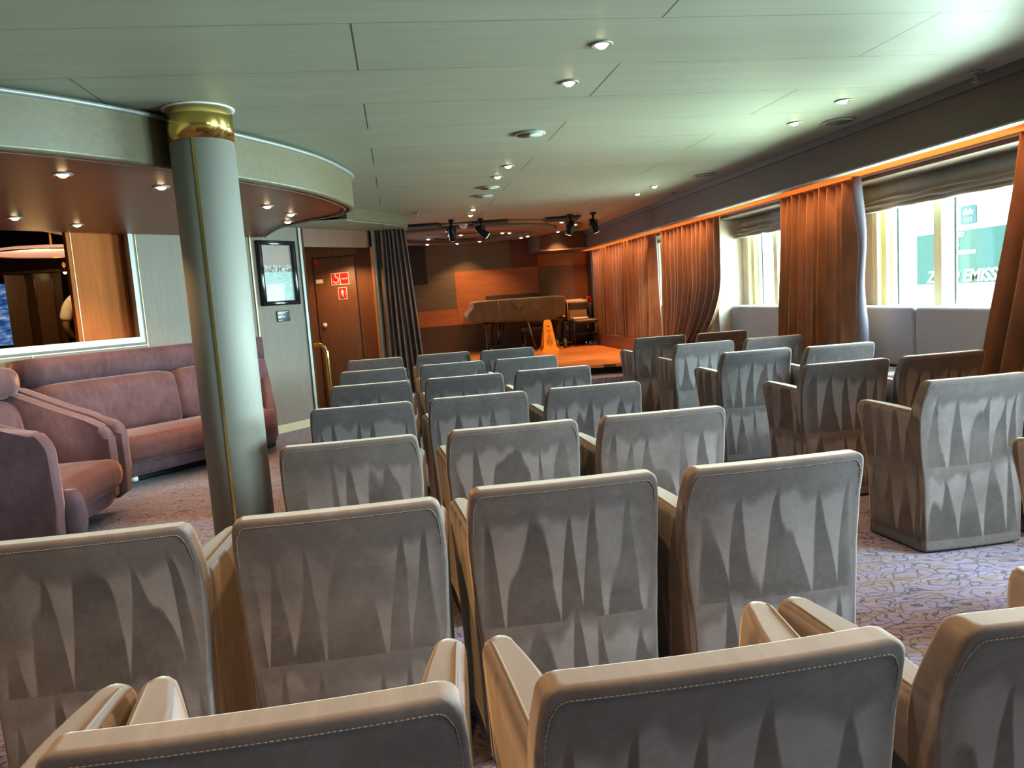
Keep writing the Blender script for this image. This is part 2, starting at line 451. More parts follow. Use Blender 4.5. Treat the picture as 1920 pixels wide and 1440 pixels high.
for n_, (y0, y1) in enumerate(OPEN):
    w = empty('window_%d' % (n_+1), (WX+.2, y0, .93), kind='structure')
    mid = (y0+y1)/2 if n_ != 2 else 5.19
    f = B()
    f.mi = 0
    for (a, c) in ((y0, y0+.055), (y1-.055, y1)): f.box(WX+.005, WX+.09, a, c, .93, 1.92)
    f.box(WX+.02, WX+.09, y0, y1, .93, .955); f.box(WX+.02, WX+.09, y0, y1, 1.89, 1.92)
    f.mi = 1
    for (a, c) in ((y0+.055, y0+.11), (y1-.11, y1-.055)): f.box(WX+.05, WX+.13, a, c, .95, 1.90)
    f.mi = 2
    for (a, c) in ((y0+.11, y0+.15), (y1-.15, y1-.11)): f.box(WX+.09, WX+.15, a, c, .95, 1.90)
    f.make('window_frame', [CREAMF, CREAMF, WHITEF], w)
    m = B(); m.mi = 0; m.box(WX+.02, WX+.08, mid-.042, mid+.042, .95, 1.90)
    m.mi = 1; m.box(WX+.08, WX+.125, mid-.046, mid+.042, .95, 1.90)
    m.make('mullion', [CREAMF, WHITEF], w)
    for (a, c) in ((y0+.15, mid-.046), (mid+.042, y1-.15)):
        for (p, q) in ((a, a+.02), (c-.02, c)):
            gk = B(); gk.box(WX+.122, WX+.136, p, q, .96, 1.89); gk.make('gasket', GASKET, w)
        p = B(); p.box(WX+.130, WX+.137, a, c, .955, 1.895); p.make('pane', GLASS, w)

# rear and left closing walls behind the camera
b = B(); b.box(-3.6, 4.3, -3.6, -3.5, 0, ZC); b.make('wall_rear', WALL, kind='structure')
b = B(); b.box(-3.6, -3.5, -3.5, 5.72, 0, ZC); b.make('wall_left', WALL, kind='structure')

# slanted wall: left run (with the interior window), right run (with the picture)
def lbox(bb, a0, a1, o0, o1, z0, z1, bev=0): bb.box(a0, a1, o0, o1, z0, z1, M=MLW, bev=bev)
b = B()
lbox(b, -3.05, -1.2, -.12, 0, 0, 1.09); lbox(b, -1.2, .66, -.12, 0, 0, ZC); lbox(b, -3.05, -1.2, -.12, 0, 2.06, ZC)
b.make('wall_picture', WALL, kind='structure')
b = B(); lbox(b, -3.05, .66, 0, .012, 0, .085); b.make('baseboard_picture', BASE, kind='structure')
# silver window trim and thin inlay lines
b = B(); lbox(b, -3.05, -1.195, -.03, .02, 1.075, 1.125); lbox(b, -1.235, -1.195, -.03, .02, 1.125, 2.03); b.make('trim_interior_window', CHROME, kind='structure')
b = B(); lbox(b, -3.05, -1.16, 0, .006, 1.045, 1.052); lbox(b, -1.167, -1.16, 0, .006, 1.0, 2.05); lbox(b, -2.12, -2.113, 0, .006, .9, 1.05)
lbox(b, .015, .03, 0, .012, .0, 2.06); b.make('trim_inlay_lines', GOLD, kind='structure')
b = B(); lbox(b, .64, .672, -.10, .02, 0, 2.16); b.make('trim_corner', CHROME, kind='structure')

# copper wood panel standing in the interior window
wp = empty('wood_screen', tuple(LW(-1.6, -.16, 1.10)), 'orange veneer screen panel with thin gold lines filling the right of the interior window', 'screen')
b = B(); lbox(b, -1.675, -1.14, -.19, -.14, 1.09, 2.06); b.make('panel', WOODO, wp)
b = B(); lbox(b, -1.642, -1.636, -.142, -.136, 1.10, 2.05); b.make('inlay_strip', GOLD, wp)
b = B(); lbox(b, -1.213, -1.207, -.142, -.136, 1.10, 2.05); b.make('inlay_strip', GOLD, wp)

# dim bar room beyond the interior window
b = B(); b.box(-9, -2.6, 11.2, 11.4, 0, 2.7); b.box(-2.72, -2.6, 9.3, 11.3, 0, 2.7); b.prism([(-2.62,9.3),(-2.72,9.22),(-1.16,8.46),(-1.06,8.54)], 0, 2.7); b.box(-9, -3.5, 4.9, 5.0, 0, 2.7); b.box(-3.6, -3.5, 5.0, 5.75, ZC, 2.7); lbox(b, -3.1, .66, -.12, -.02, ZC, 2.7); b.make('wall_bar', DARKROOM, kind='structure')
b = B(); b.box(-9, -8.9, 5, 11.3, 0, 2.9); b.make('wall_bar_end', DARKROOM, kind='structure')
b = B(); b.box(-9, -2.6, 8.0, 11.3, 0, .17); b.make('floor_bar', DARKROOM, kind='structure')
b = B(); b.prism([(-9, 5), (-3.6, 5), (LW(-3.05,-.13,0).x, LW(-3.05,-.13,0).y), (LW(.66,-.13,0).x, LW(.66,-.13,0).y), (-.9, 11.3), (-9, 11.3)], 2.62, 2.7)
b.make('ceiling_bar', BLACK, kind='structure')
# folding partition leaves
fp = empty('folding_partition', (-4.4, 10.2, .17), 'row of tall brown folding partition leaves standing in the dim room behind the interior window', 'partition')
xs = [-4.68, -4.50, -4.34, -4.19, -4.04]
for q in range(4):
    y_a, y_b = (10.25, 10.12) if q % 2 else (10.12, 10.25)
    p = B(); p.prism([(xs[q]+.006, y_a), (xs[q+1]-.006, y_b), (xs[q+1]-.006, y_b+.035), (xs[q]+.006, y_a+.035)], .17, 1.93)
    p.make('leaf', BARP, fp)
rl = B(); rl.box(-4.70, -4.02, 10.1, 10.3, 1.935, 1.965); rl.make('top_rail', DARKROOM, fp)
k = N('screen_picture')
f = k.noise(k.coord(scale=(2,2,9)), 3, 3)
k.set(Base_Color=(.02,.03,.06), Roughness=.2, Emission_Color=k.ramp(f, (.35, (.02,.08,.30)), (.52, (.12,.30,.75)), (.68, (.75,.85,1))), Emission_Strength=.35)
sc = empty('wall_screen', (-4.95, 10.4, 1.1), 'glowing blue picture screen at the edge of the dim room behind the interior window', 'screen')
p = B(); p.box(-5.4, -4.66, 10.40, 10.44, 1.06, 1.86); p.make('frame', BLACK, sc)
p = B(); p.box(-5.38, -4.80, 10.392, 10.40, 1.08, 1.84); p.make('display', k.m, sc)
p = B(); p.box(-4.74, -4.69, 10.392, 10.40, 1.08, 1.60); p.make('display', k.m, sc)
# dish lamp and small pendant
dl = empty('dish_lamp', (-3.80, 9.4, 2.1), 'wide shallow pink glowing dish lamp hanging in the dim room behind the interior window', 'lamp')
p = B(); p.lathe([(.02,.05),(.55,.04),(.62,.02),(.62,.0),(.60,-.004),(.02,-.006)], (-3.80, 9.4, 2.10), 40); p.make('dish', emit('dish_glow', (1,.46,.30), .5), dl)
p = B(); p.lathe([(.622,.0),(.64,.0),(.64,-.012),(.622,-.012)], (-3.80, 9.4, 2.10), 40, caps=False); p.make('rim', BRASS, dl)
p = B(); p.tube([(-3.80,9.4,2.15),(-3.80,9.4,2.615)], .012); p.make('rod', BRASS, dl)
pl = empty('pendant_light', (-3.95, 10.05, 1.95), 'small brass cylinder lamp hanging in the dim room near the folding leaves', 'lamp')
p = B(); p.lathe([(.03,.0),(.035,.0),(.035,.12),(.01,.125)], (-3.95, 10.05, 1.92), 16); p.make('shade', BRASS, pl)
p = B(); p.sphere((-3.95, 10.05, 1.915), .02); p.make('bulb', BULB, pl)
p = B(); p.tube([(-3.95,10.05,2.04),(-3.95,10.05,2.62)], .004, 6); p.make('cord', BLACK, pl)
wl = empty('wall_lamp', (-3.95, 11.15, 1.8), 'small warm star-bright wall lamp shining on the dark wall above the person', 'lamp')
p = B(); p.lathe([(.045,0),(.05,.02),(.03,.05)], (-4.02, 11.16, 1.86), 14); p.make('shade', BRASS, wl)
p = B(); p.sphere((-4.02, 11.16, 1.855), .03); p.make('bulb', BULB, wl)

# recessed door niche right of the picture wall
b = B(); lbox(b, .672, 1.74, -.10, -.01, 1.935, ZC); b.make('wall_niche_head', WOODD, kind='structure')
NA = Vector((-1.16, 9.60)); NB = Vector((-.19, 9.36)); dv = (NB-NA).normalized(); nv = Vector((dv.y, -dv.x))
MD = Matrix(((dv.x, nv.x, 0, NA.x), (dv.y, nv.y, 0, NA.y), (0,0,1,0), (0,0,0,1)))     # (along, out, z)
LD = (NB-NA).length
b = B(); b.box(-.3, LD+.02, -.1, 0, 0, ZC, M=MD); b.make('wall_door', WOODD, kind='structure')
b = B(); b.prism([(-.97, 8.50), (-.93, 8.50), (-1.10, 9.62), (-1.16, 9.62)], 0, ZC); b.make('wall_niche_side', WOODD, kind='structure')
b = B(); b.prism([(-.235, 9.24), (-.205, 9.24), (-.175, 9.40), (-.205, 9.40)], 0, 2.15); b.make('trim_niche_jamb', CHROME, kind='structure')
b = B(); b.prism([(-.262, 9.23), (-.236, 9.23), (-.205, 9.40), (-.24, 9.40)], 0, 1.94); b.make('trim_niche_wood', WOODO, kind='structure')
b = B(); b.box(-.2, .12, 9.42, 9.5, 0, ZC); b.make('wall_curtain_return', BLACK, kind='structure')
# door leaf
dr = empty('door_1', tuple(MD @ Vector((.22, 0, 0))), kind='structure')
b = B(); b.box(.215, .72, 0, .022, .02, 1.86, M=MD, bev=.004); b.make('door_leaf', WOODD, dr)
b = B()
for (a0, a1, z0, z1) in ((.203, .212, .02, 1.872), (.722, .731, .02, 1.872), (.203, .731, 1.864, 1.874)): b.box(a0, a1, 0, .004, z0, z1, M=MD)
b.make('door_gap', BLACK, dr)
b = B(); b.tube([MD @ Vector((.29, .022, 1.06)), MD @ Vector((.29, .045, 1.06))], .028, 16); b.make('door_handle', SIGNW, dr)
def sign(name, a0, a1, z0, z1, extra=None, label=None, m=RED):
    s_ = B(); s_.box(a0, a1, .022, .026, z0, z1, M=MD)
    o = s_.make(name, [SIGNW if m is RED else m], dr, label=label)
    if m is RED:
        t = B(); w_ = .009
        for (p0, p1) in extra['cells']: t.box(p0+w_, p1-w_, .026, .0285, z0+w_, z1-w_, M=MD)
        t.make('sign_field', RED, o)
        g = B(); extra['draw'](g); g.make('sign_symbol', SIGNW, o)
    return o
def draw1(g):
    ca, cz = .478, 1.602
    pts = []
    for q in range(0, 13):
        a = math.radians(200 + q*22); r = .034
        pts.append(MD @ Vector((ca + r*math.cos(a), .030, cz-.012 + r*math.sin(a))))
    pts += [MD @ Vector((ca+.004, .030, cz+.03)), MD @ Vector((ca-.014, .030, cz+.045)), MD @ Vector((ca+.012, .030, cz+.058))]
    g.tube(pts, .0075, 6)
    for q in range(4): g.box(.552+q*.018, .563+q*.018, .0285, .030, 1.592, 1.610, M=MD)
def draw2(g):
    g.lathe([(.004,.05),(.012,.045),(.017,.03),(.017,-.04),(.0,-.042)], tuple(MD @ Vector((.545, .0285, 1.42))), 10)
    for q in (0, 1): g.box(.578, .588, .0285, .030, 1.41+q*.03, 1.425+q*.03, M=MD)
sign('fire_hose_sign', .420, .640, 1.53, 1.675, dict(cells=((.420,.532),(.528,.640)), draw=draw1), 'red fire hose sign with white border')
sign('fire_extinguisher_sign', .492, .602, 1.355, 1.50, dict(cells=((.492,.602),), draw=draw2), 'red fire extinguisher sign with white border')
s_ = B(); s_.box(.222, .283, .022, .026, 1.79, 1.85, M=MD); s_.make('small_sign', RED, dr, label='small square red sticker')
s_ = B(); s_.box(.232, .317, .022, .026, 1.565, 1.612, M=MD); s_.make('door_plate', SIGNW, dr, label='small pale name plate')

# ------------------------------------------------------------------ dropped oval soffit on the left
front = [(-3.5, 2.35), (-2.6, 2.72), (-2.05, 3.09), (-1.544, 3.542), (-1.32, 3.768), (-1.074, 4.085), (-.82, 4.50), (-.585, 4.92), (-.425, 5.30), (-.315, 5.72), (-.268, 6.02), (-.285, 6.24)]
back = [(-.34, 6.40), (-.44, 6.56), (-.59, 6.72), (-.77, 6.95), (-.92, 7.15), (-1.05, 7.45), (-1.25, 8.06)]
wallpts = [LW(.0, .005, 0), LW(-3.0, .005, 0)]
def catmull(P, n=5):
    out = []
    for i in range(len(P)-1):
        p0, p1, p2, p3 = P[max(i-1,0)], P[i], P[i+1], P[min(i+2, len(P)-1)]
        for q in range(n):
            t = q/n
            out.append(tuple(.5*((2*p1[k]) + (-p0[k]+p2[k])*t + (2*p0[k]-5*p1[k]+4*p2[k]-p3[k])*t*t + (-p0[k]+3*p1[k]-3*p2[k]+p3[k])*t**3) for k in (0, 1)))
    out.append(P[-1]); return out
ctr = Vector((-2.4, 6.0))
edge = catmull(front+back)
poly = edge + [(wallpts[0].x, wallpts[0].y), (wallpts[1].x, wallpts[1].y), (-3.5, 5.7)]
ZS = 2.015
b = B(); b.prism(poly, ZS, ZS+.03); b.make('ceiling_soffit', WOODU, kind='structure')
def inset(P, d): return [tuple(Vector(p) + (ctr-Vector(p)).normalized()*d) for p in P]
b = B()
loops = [[(*p, ZS-.012) for p in inset(edge, .035)], [(*p, ZS-.012) for p in inset(edge, .008)], [(*p, ZS-.004) for p in inset(edge, -.004)], [(*p, ZS+.004) for p in inset(edge, -.004)], [(*p, ZC-.035) for p in inset(edge, -.004)]]
b.loft(loops, closed=False); b.make('trim_soffit_band', BANDM, kind='structure')
b = B(); b.loft([[(*p, ZC-.036) for p in inset(edge, -.002)], [(*p, ZC-.036) for p in inset(edge, -.022)], [(*p, ZC-.018) for p in inset(edge, -.026)], [(*p, ZC-.016) for p in inset(edge, .0)]], closed=False)
b.make('trim_soffit_bead', CHROME, kind='structure')
b = B(); b.loft([[(*p, ZS-.013) for p in inset(edge, .06)], [(*p, ZS-.016) for p in inset(edge, .066)], [(*p, ZS-.013) for p in inset(edge, .074)]], closed=False)
b.make('trim_soffit_line', CHROME, kind='structure')
b = B(); b.prism([(-.43,8.05),(.2,9.0),(.10,9.07),(-.53,8.12)], 2.135, ZC-.001); b.make('trim_bulkhead', BANDM, kind='structure')
b = B(); b.prism([(-1.2, 8.15), (-.43,8.05),(.2,9.0), (.18, 9.43), (-.2, 9.45), (-.93,8.53)], 2.13, 2.15); b.make('ceiling_niche', CEIL, kind='structure')

# ------------------------------------------------------------------ column
CX, CY, CR = -.885, 4.06, .152
cl = empty('column', (CX, CY, 0), 'round grey stippled column with brass collar rising beside the rows of chairs', 'column', kind='thing')
b = B(); b.lathe([(CR,0),(CR,2.12)], (CX,CY,0), 64); b.make('shaft', STUCCO, cl)
b = B(); b.lathe([(CR-.01,2.105),(CR+.004,2.105),(CR+.004,2.262),(CR-.01,2.262)], (CX,CY,0), 64); b.make('collar', BRASS, cl)
b = B(); b.lathe([(CR,2.260),(CR+.014,2.260),(CR+.017,2.262),(CR+.017,2.266),(CR,2.266)], (CX,CY,0), 64); b.make('flange', WHITE, cl)
for ang in (267, 87):
    b = B(); a = math.radians(ang)
    M = Matrix.Translation((CX,CY,0)) @ Matrix.Rotation(a, 4, 'Z')
    b.box(CR-.01, CR+.004, -.006, .006, .0, 2.105, M=M); b.make('brass_strip', BRASS, cl)
b = B(); b.lathe([(CR,0),(CR+.006,0),(CR+.006,.09),(CR,.09)], (CX,CY,0), 64); b.make('base_ring', BRASS, cl)

# ================================================================== CHAIRS
def lerp(a, b_, t): return a+(b_-a)*t
def interp(tab, z):
    for (z0, v0), (z1, v1) in zip(tab, tab[1:]):
        if z <= z1:
            t = (z-z0)/(z1-z0); t = t*t*(3-2*t); return lerp(v0, v1, t)
    return tab[-1][1]
def make_chair():
    t = empty('tub_chair', (0,0,0))
    HW = [(.0,.236),(.30,.240),(.50,.252),(.60,.257),(.66,.256),(.80,.243)]
    YR = [(.0,.0),(.30,.002),(.50,.010),(.60,.004),(.80,-.045)]
    b = B(); loops = []
    zs = [.012,.022,.12,.20,.28,.36,.44,.50,.55,.60,.65,.70,.735,.748,.757,.763,.767,.770,.772]
    for z in zs:
        hw, yr = interp(HW, z), interp(YR, z)
        ins = 0; 
        if z > .747: ins = .025*(1-math.sqrt(max(0, 1-((z-.747)/.025)**2)))
        iy = .010*(1-math.sqrt(max(0, 1-((z-.760)/.012)**2))) if z > .760 else (.004 if z < .02 else 0)
        if z < .02: ins = .004
        th = lerp(.075, .055, max(0, min(1, (z-.5)/.27)))
        h = hw-ins*1.0; 
        r = rrect(0, yr+th/2, h, th/2-iy, .010, 3)
        bow = [(x, y-.010*(1-(x/hw)**2)) for x, y in r]
        loops.append([(x, y, z) for x, y in bow])
    # add columns across the wide faces so that the bow is smooth
    dense = []
    for L in loops:
        D = []
        n = len(L)
        for i in range(n):
            p, q = L[i], L[(i+1)%n]; D.append(p)
            if abs(p[0]-q[0]) > .1:
                for m in range(1, 8):
                    x = lerp(p[0], q[0], m/8); e = lerp(p[1], q[1], m/8) - .010*(1-(x/.25)**2) + .010*(1-(p[0]/.25)**2)
                    D.append((x, e, p[2]))
        dense.append(D)
    b.loft(dense); back = wnorm(b.make('backrest', SUEDE, t))
    # stitched seam just inside the rear edge of the backrest
    s = B(); path = []
    hwt = interp(HW, .7)
    def rear(x, z): return interp(YR, z) - .010*(1-(x/hwt)**2) - .0022
    for q in range(14): path.append((-(interp(HW, .60+.0095*q)-.013), .60+.0095*q))
    for q in range(1, 5): a = PI/2*q/5; path.append((-.2305+.018*(1-math.cos(a)), .734+.018*math.sin(a)))
    for q in range(0, 60): path.append((-.2125+.425*q/59, .752))
    for q in range(1, 5): a = PI/2*q/5; path.append((.2125+.018*math.sin(a), .752-.018*(1-math.cos(a))))
    for q in range(13, -1, -1): path.append((interp(HW, .60+.0095*q)-.013, .60+.0095*q))
    P3 = []; R3 = []
    for (x, z), (x2, z2) in zip(path, path[1:]):
        for f_, r_ in ((.0,.0003),(.12,.0010),(.62,.0010),(.74,.0003)):
            xx, zz = lerp(x, x2, f_), lerp(z, z2, f_)
            P3.append((xx, rear(xx, zz)+.0018, zz)); R3.append(r_)
    s.tube(P3, R3, 5)
    s.make('stitching', STITCH, back)
    for sd in (-1, 1):
        b = B(); loops = []
        zt = [.014,.10,.20,.30,.40,.47,.53,.575,.60,.613,.622,.627]
        for z in zt:
            yf = .372 + .075*max(0, (z-.22)/.40)**1.8 if z > .22 else .372
            top = max(0, (z-.575)/.052)
            yf -= .055*(1-math.sqrt(max(0, 1-top*top))) if top > 0 else 0
            ins = .022*(1-math.sqrt(max(0, 1-max(0, (z-.598)/.03)**2))) if z > .598 else 0
            L = []
            y0 = .030
            n = 10
            def xo(y): return .249 + .034*min(1, max(0, y/.42))**1.2 - .008*(1-z/.62) 
            def xi(y): return xo(y) - .060 - .022*math.sin(PI*min(1, max(0, (y-.03)/.38))) - .030*min(1, max(0, (.60-z)/.16))
            outer = [(xo(lerp(y0, yf-.03, q/n))-ins, lerp(y0, yf-.03, q/n)) for q in range(n+1)]
            inner = [(xi(lerp(yf-.03, y0, q/n))+ins, lerp(yf-.03, y0, q/n)) for q in range(n+1)]
            cxm = (outer[-1][0]+inner[0][0])/2; hwx = (outer[-1][0]-inner[0][0])/2
            nose = [(cxm+hwx*math.cos(a), yf-.03+.03*math.sin(a)) for a in (PI*q/6 for q in range(1, 6))]
            for (x, y) in outer+nose+inner:
                zz = z + .016*min(1, max(0, (y-.03)/.40))*(z/.62)
                L.append((sd*x, y, zz))
            loops.append(L)
        b.loft(loops); arm = wnorm(b.make('arm', SUEDE, t))
        p = B(); pts = []
        for q in range(14):
            y = lerp(.05, .415, q/13)
            x = .249 + .034*min(1, y/.42)**1.2 - .0165
            z = .6265 + .016*min(1, (y-.03)/.40) - (.0 if y < .37 else .012*((y-.37)/.045)**2)
            pts.append((sd*x, y, z))
        p.tube(pts, .0028, 6); p.make('piping', PIPE, arm)
    b = B(); loops = []
    for z, i in ((.06,.006),(.08,0),(.30,0),(.345,0),(.372,.006),(.388,.02),(.396,.045),(.399,.09)):
        loops.append([(x, y, z + (.012*(1-(x/.19)**2) if z > .37 else 0)) for x, y in rrect(0, .222, .176-i, .165-i, .03, 4)])
    b.loft(loops); wnorm(b.make('seat', SUEDE, t))
    b = B(); b.box(-.20, .20, .02, .34, 0, .06); b.make('plinth', BLACK, t)
    return t

chair0 = make_chair(); used = [0]
ROWNAME = {1:'front row', 2:'second row', 3:'third row', 4:'fourth row', 5:'fifth row', 6:'sixth row', 7:'rearmost row'}
def chair(x, y, row, where):
    loc = (x, y+.04, 0)
    if used[0] == 0: o = chair0; o.location = loc
    else: o = dup(chair0, loc)
    used[0] += 1
    tag(o, 'suede tub chair in the %s from the stage, %s' % (ROWNAME[row], where) if row != 7 else 'suede tub chair in the rearmost row, %s' % where, 'chair',
        'grey suede chairs in the left block' if x < 1.5 else 'grey suede chairs by the windows')
LEFTY = {1:(7.0,7.02,6.93), 2:(5.81,5.85,5.82), 3:(4.78,4.77,4.79), 4:(3.745,3.755,3.75), 5:(2.765,2.77,2.765)}
LEFTX = {1:(-.24,.38,.965), 2:(-.225,.38,.952), 3:(-.207,.38,.957), 4:(-.214,.362,.957), 5:(-.215,.389,.975)}
for r in range(1, 6):
    for c, wname in enumerate(('doorway end of the left block', 'middle of the left block', 'aisle seat of the left block')):
        chair(LEFTX[r][c], LEFTY[r][c], r, wname)
for x, y, wn in ((-.775, 1.83, 'outermost one by the column'), (-.185, 1.82, 'second from the column side'), (.386, 1.87, 'third from the column side'), (.960, 1.85, 'aisle seat facing the open carpet')):
    chair(x, y, 6, wn)
for x, y, wn in ((-.780, .88, 'outermost on the column side, mostly cut off'), (-.210, .885, 'second from the column side'), (.379, .870, 'third from the column side, top edge fully seen'), (.951, .868, 'at the open carpet, partly cut off')):
    chair(x, y, 7, wn)
for r, x, y in ((1,2.446,6.95), (2,2.43,5.85), (3,2.385,4.85), (4,2.395,3.81), (5,2.425,2.895), (6,2.352,1.88)):
    chair(x, y, r, 'aisle seat of the window block')
for r, x, y in ((1,3.06,6.93), (2,3.04,5.87), (3,2.95,4.77), (4,2.97,3.80), (5,3.02,2.88)):
    chair(x, y, r, 'window seat beside the copper curtains')

# ================================================================== SOFAS
def sofa_back():
    t = empty('corner_sofa', tuple(LW(-1.2, .5, 0)), 'long mauve velvet wall sofa with rolled headrest under the interior window, behind the column', 'sofa')
    aL = lambda o: -2.33+.36*o
    aR = lambda o: .04-.70*o
    def sweep(prof, n=24, s0=0.0, s1=1.0, round_=.05):
        bb = B(); loops = []
        for q in range(n+1):
            s_ = lerp(s0, s1, q/n)
            L = []
            e = 0
            d = min(q, n-q)
            e = {0: .045, 1: .012}.get(d, 0)
            co = sum(p[0] for p in prof)/len(prof); cz = sum(p[1] for p in prof)/len(prof)
            for (o, z) in prof:
                oo = co + (o-co)*(1-e*2.2); zz = cz + (z-cz)*(1-e*2.2)
                al = lerp(aL(oo), aR(oo), s_)
                L.append(tuple(LW(al, oo, zz)))
            loops.append(L)
        bb.loft(loops); return bb
    def roundprof(o0, o1, z0, z1, r, seg=4): return rrect((o0+o1)/2, (z0+z1)/2, (o1-o0)/2, (z1-z0)/2, r, seg)
    for (s0, s1) in ((0, .52), (.522, 1)):
        sweep([(o+ (z-.6)*-.22, z) for o, z in roundprof(.06, .42, .36, .83, .10)], 12, s0, s1).make('back_cushion', MAUVE, t)
    sweep([(o, z) for o, z in roundprof(.03, .26, .80, 1.035, .085)], 20).make('headrest', MAUVE, t)
    sweep(roundprof(.38, .96, .20, .405, .075), 20).make('seat_cushion', MAUVE2, t)
    sweep(roundprof(.10, .86, .09, .215, .04), 20).make('base', MAUVE, t)
    sweep(roundprof(.15, .62, .0, .10, .02), 20).make('plinth', BLACK, t)
    # slanted arm at the far end
    bb = B(); loops = []
    for q in range(9):
        f = q/8; off = lerp(.04, .80, f); top = lerp(.80, .46, f**1.1) - (.03 if q == 8 else 0)
        al = aR(off)-.03
        P = rrect(0, 0, .055, (top-.12)/2, .05, 4)
        loops.append([tuple(LW(al+x, off, (top+.12)/2+z)) for x, z in P])
    bb.loft(loops); bb.make('arm', MAUVE, t)
    bb = B(); bb.lathe([(.03,.0),(.03,.03)], tuple(LW(aL(.9)+.12, .82, .055)), 12); bb.make('foot', WHITE, t)
sofa_back()
def sofa_side():
    t = empty('love_seat', (-2.4, 4.7, 0), 'mauve velvet two-seat sofa with high slanted side panels, standing left of the column', 'sofa')
    def sweepy(prof, y0, y1, n=10, curve=0.0):
        bb = B(); loops = []
        co = sum(p[0] for p in prof)/len(prof); cz = sum(p[1] for p in prof)/len(prof)
        for q in range(n+1):
            y = lerp(y0, y1, q/n); d = min(q, n-q); e = {0: .10, 1: .02}.get(d, 0)
            bow = curve*(math.sin(PI*q/n)-.5)
            loops.append([(co+(x-co)*(1-e)+bow, y, cz+(z-cz)*(1-e)) for x, z in prof])
        bb.loft(loops); return bb
    R = lambda x0, x1, z0, z1, r: rrect((x0+x1)/2, (z0+z1)/2, (x1-x0)/2, (z1-z0)/2, r, 4)
    sweepy([(x-(z-.4)*.15, z) for x, z in R(-2.74, -2.33, .36, .84, .10)], 4.2, 5.17).make('back_cushion', MAUVE, t)
    sweepy(R(-2.70, -2.40, .83, 1.035, .085), 4.16, 5.24).make('headrest', MAUVE, t)
    sweepy(R(-2.55, -1.83, .20, .405, .085), 4.17, 5.14, 12, -.06).make('seat_cushion', MAUVE2, t)
    sweepy(R(-2.6, -1.90, .10, .215, .04), 4.17, 5.14, 12, -.06).make('base', MAUVE, t)
    b = B(); b.box(-2.7, -2.15, 4.2, 5.25, 0, .11); b.make('plinth', BLACK, t)
    def panel(y0, y1, prof, bev):
        bb = bmesh.new(); n = len(prof)
        a = [bb.verts.new((x, y0, z)) for x, z in prof]; c = [bb.verts.new((x, y1, z)) for x, z in prof]
        for i in range(n): bb.faces.new((a[i], a[(i+1)%n], c[(i+1)%n], c[i]))
        f1 = bb.faces.new(a); f2 = bb.faces.new(c)
        ed = [e for e in bb.edges if any(f in (f1, f2) for f in e.link_faces)]
        bmesh.ops.bevel(bb, geom=ed, offset=bev, segments=4, profile=.5, affect='EDGES')
        k_ = B(); k_.merge(bb, None, True); return k_
    # near side panel (outside seen), with round front top corner
    prof = [(-2.85,.06),(-2.85,.99),(-2.6,.97),(-2.3,.87),(-2.08,.775)]
    for q in range(7):
        a = math.radians(62-62*q/6); prof.append((-1.93+.135*math.cos(a), .60+.135*math.sin(a)+ .02*(1-q/6)))
    prof += [(-1.79,.35),(-1.80,.14),(-1.86,.06)]
    wnorm(panel(4.06, 4.17, prof, .022).make('side_panel', MAUVE, t))
    roll = B(); L = []
    for q in range(8):
        z = lerp(.12, .40, q/7); w_ = .055*math.sqrt(max(.05, 1-((q-3.5)/4.2)**2))
        L.append([(-1.80+w_*1.6*math.cos(a), 4.235+w_*math.sin(a), z) for a in (2*PI*m/12 for m in range(12))])
    roll.loft(L); roll.make('front_roll', MAUVE, t)
    # far slanted arm: two padded rolls side by side
    def armprof(dx, dz):
        P = [(-2.80,.10),(-2.80,.93+dz),(-2.62,.92+dz),(-2.46,.86+dz),(-2.2,.735+dz),(-2.03,.655+dz)]
        for q in range(6):
            a = math.radians(60-60*q/5); P.append((-2.0+dx+.10*math.cos(a), .52+dz+.10*math.sin(a)))
        P += [(-1.90+dx,.30),(-1.91+dx,.14),(-1.97+dx,.10)]
        return P
    wnorm(panel(5.14, 5.27, armprof(0, 0), .035).make('arm', MAUVE, t))
    wnorm(panel(5.275, 5.40, armprof(.035, .012), .035).make('outer_arm', MAUVE, t))
sofa_side()

# ================================================================== PICTURE, PLAQUE, HANDRAIL
fr = empty('framed_picture', tuple(LW(.22, .02, 1.33)), 'black framed harbour picture under glass hung on the taupe wall beside the doorway', 'picture')
a0, a1, z0, z1 = .085, .560, 1.325, 1.985
b = B()
for (p0, p1, q0, q1) in ((a0, a0+.045, z0, z1), (a1-.045, a1, z0, z1), (a0, a1, z0, z0+.045), (a0, a1, z1-.045, z1)): lbox(b, p0, p1, .005, .05, q0, q1, .006)
b.make('frame', plain('frame_black', (.008,.008,.01), .12), fr)
k = N('picture_harbour')
tc = k.n('ShaderNodeTexCoord'); sp = k.n('ShaderNodeSeparateXYZ'); k.l(tc.outputs['Object'], sp.inputs[0])
zz = k.math('SUBTRACT', sp.outputs[2], 0.0)
sky = k.ramp(k.noise(k.coord(scale=(8,8,5)), 2.5, 3, .6, 1), (.35, (.30,.27,.26)), (.62, (.40,.28,.24)), (.8, (.60,.22,.15)))
sea = k.ramp(k.noise(k.coord(scale=(4,4,12)), 4, 2), (.3, (.36,.52,.52)), (.7, (.55,.68,.66)))
nz = k.noise(k.coord(scale=(60,60,18)), 2, 2)
city = k.mix(k.math('GREATER_THAN', nz, .52), (.10,.10,.10), (.75,.72,.66))
m1 = k.math('GREATER_THAN', zz, .335); m2 = k.math('GREATER_THAN', zz, k.math('ADD', .375, k.math('MULTIPLY', nz, .05)))
k.set(Base_Color=k.mix(m2, k.mix(m1, sea, city), sky), Roughness=.5)
b = B(); lbox(b, a0+.04, a1-.04, .008, .016, z0+.04, z1-.04); b.make('print', k.m, fr)
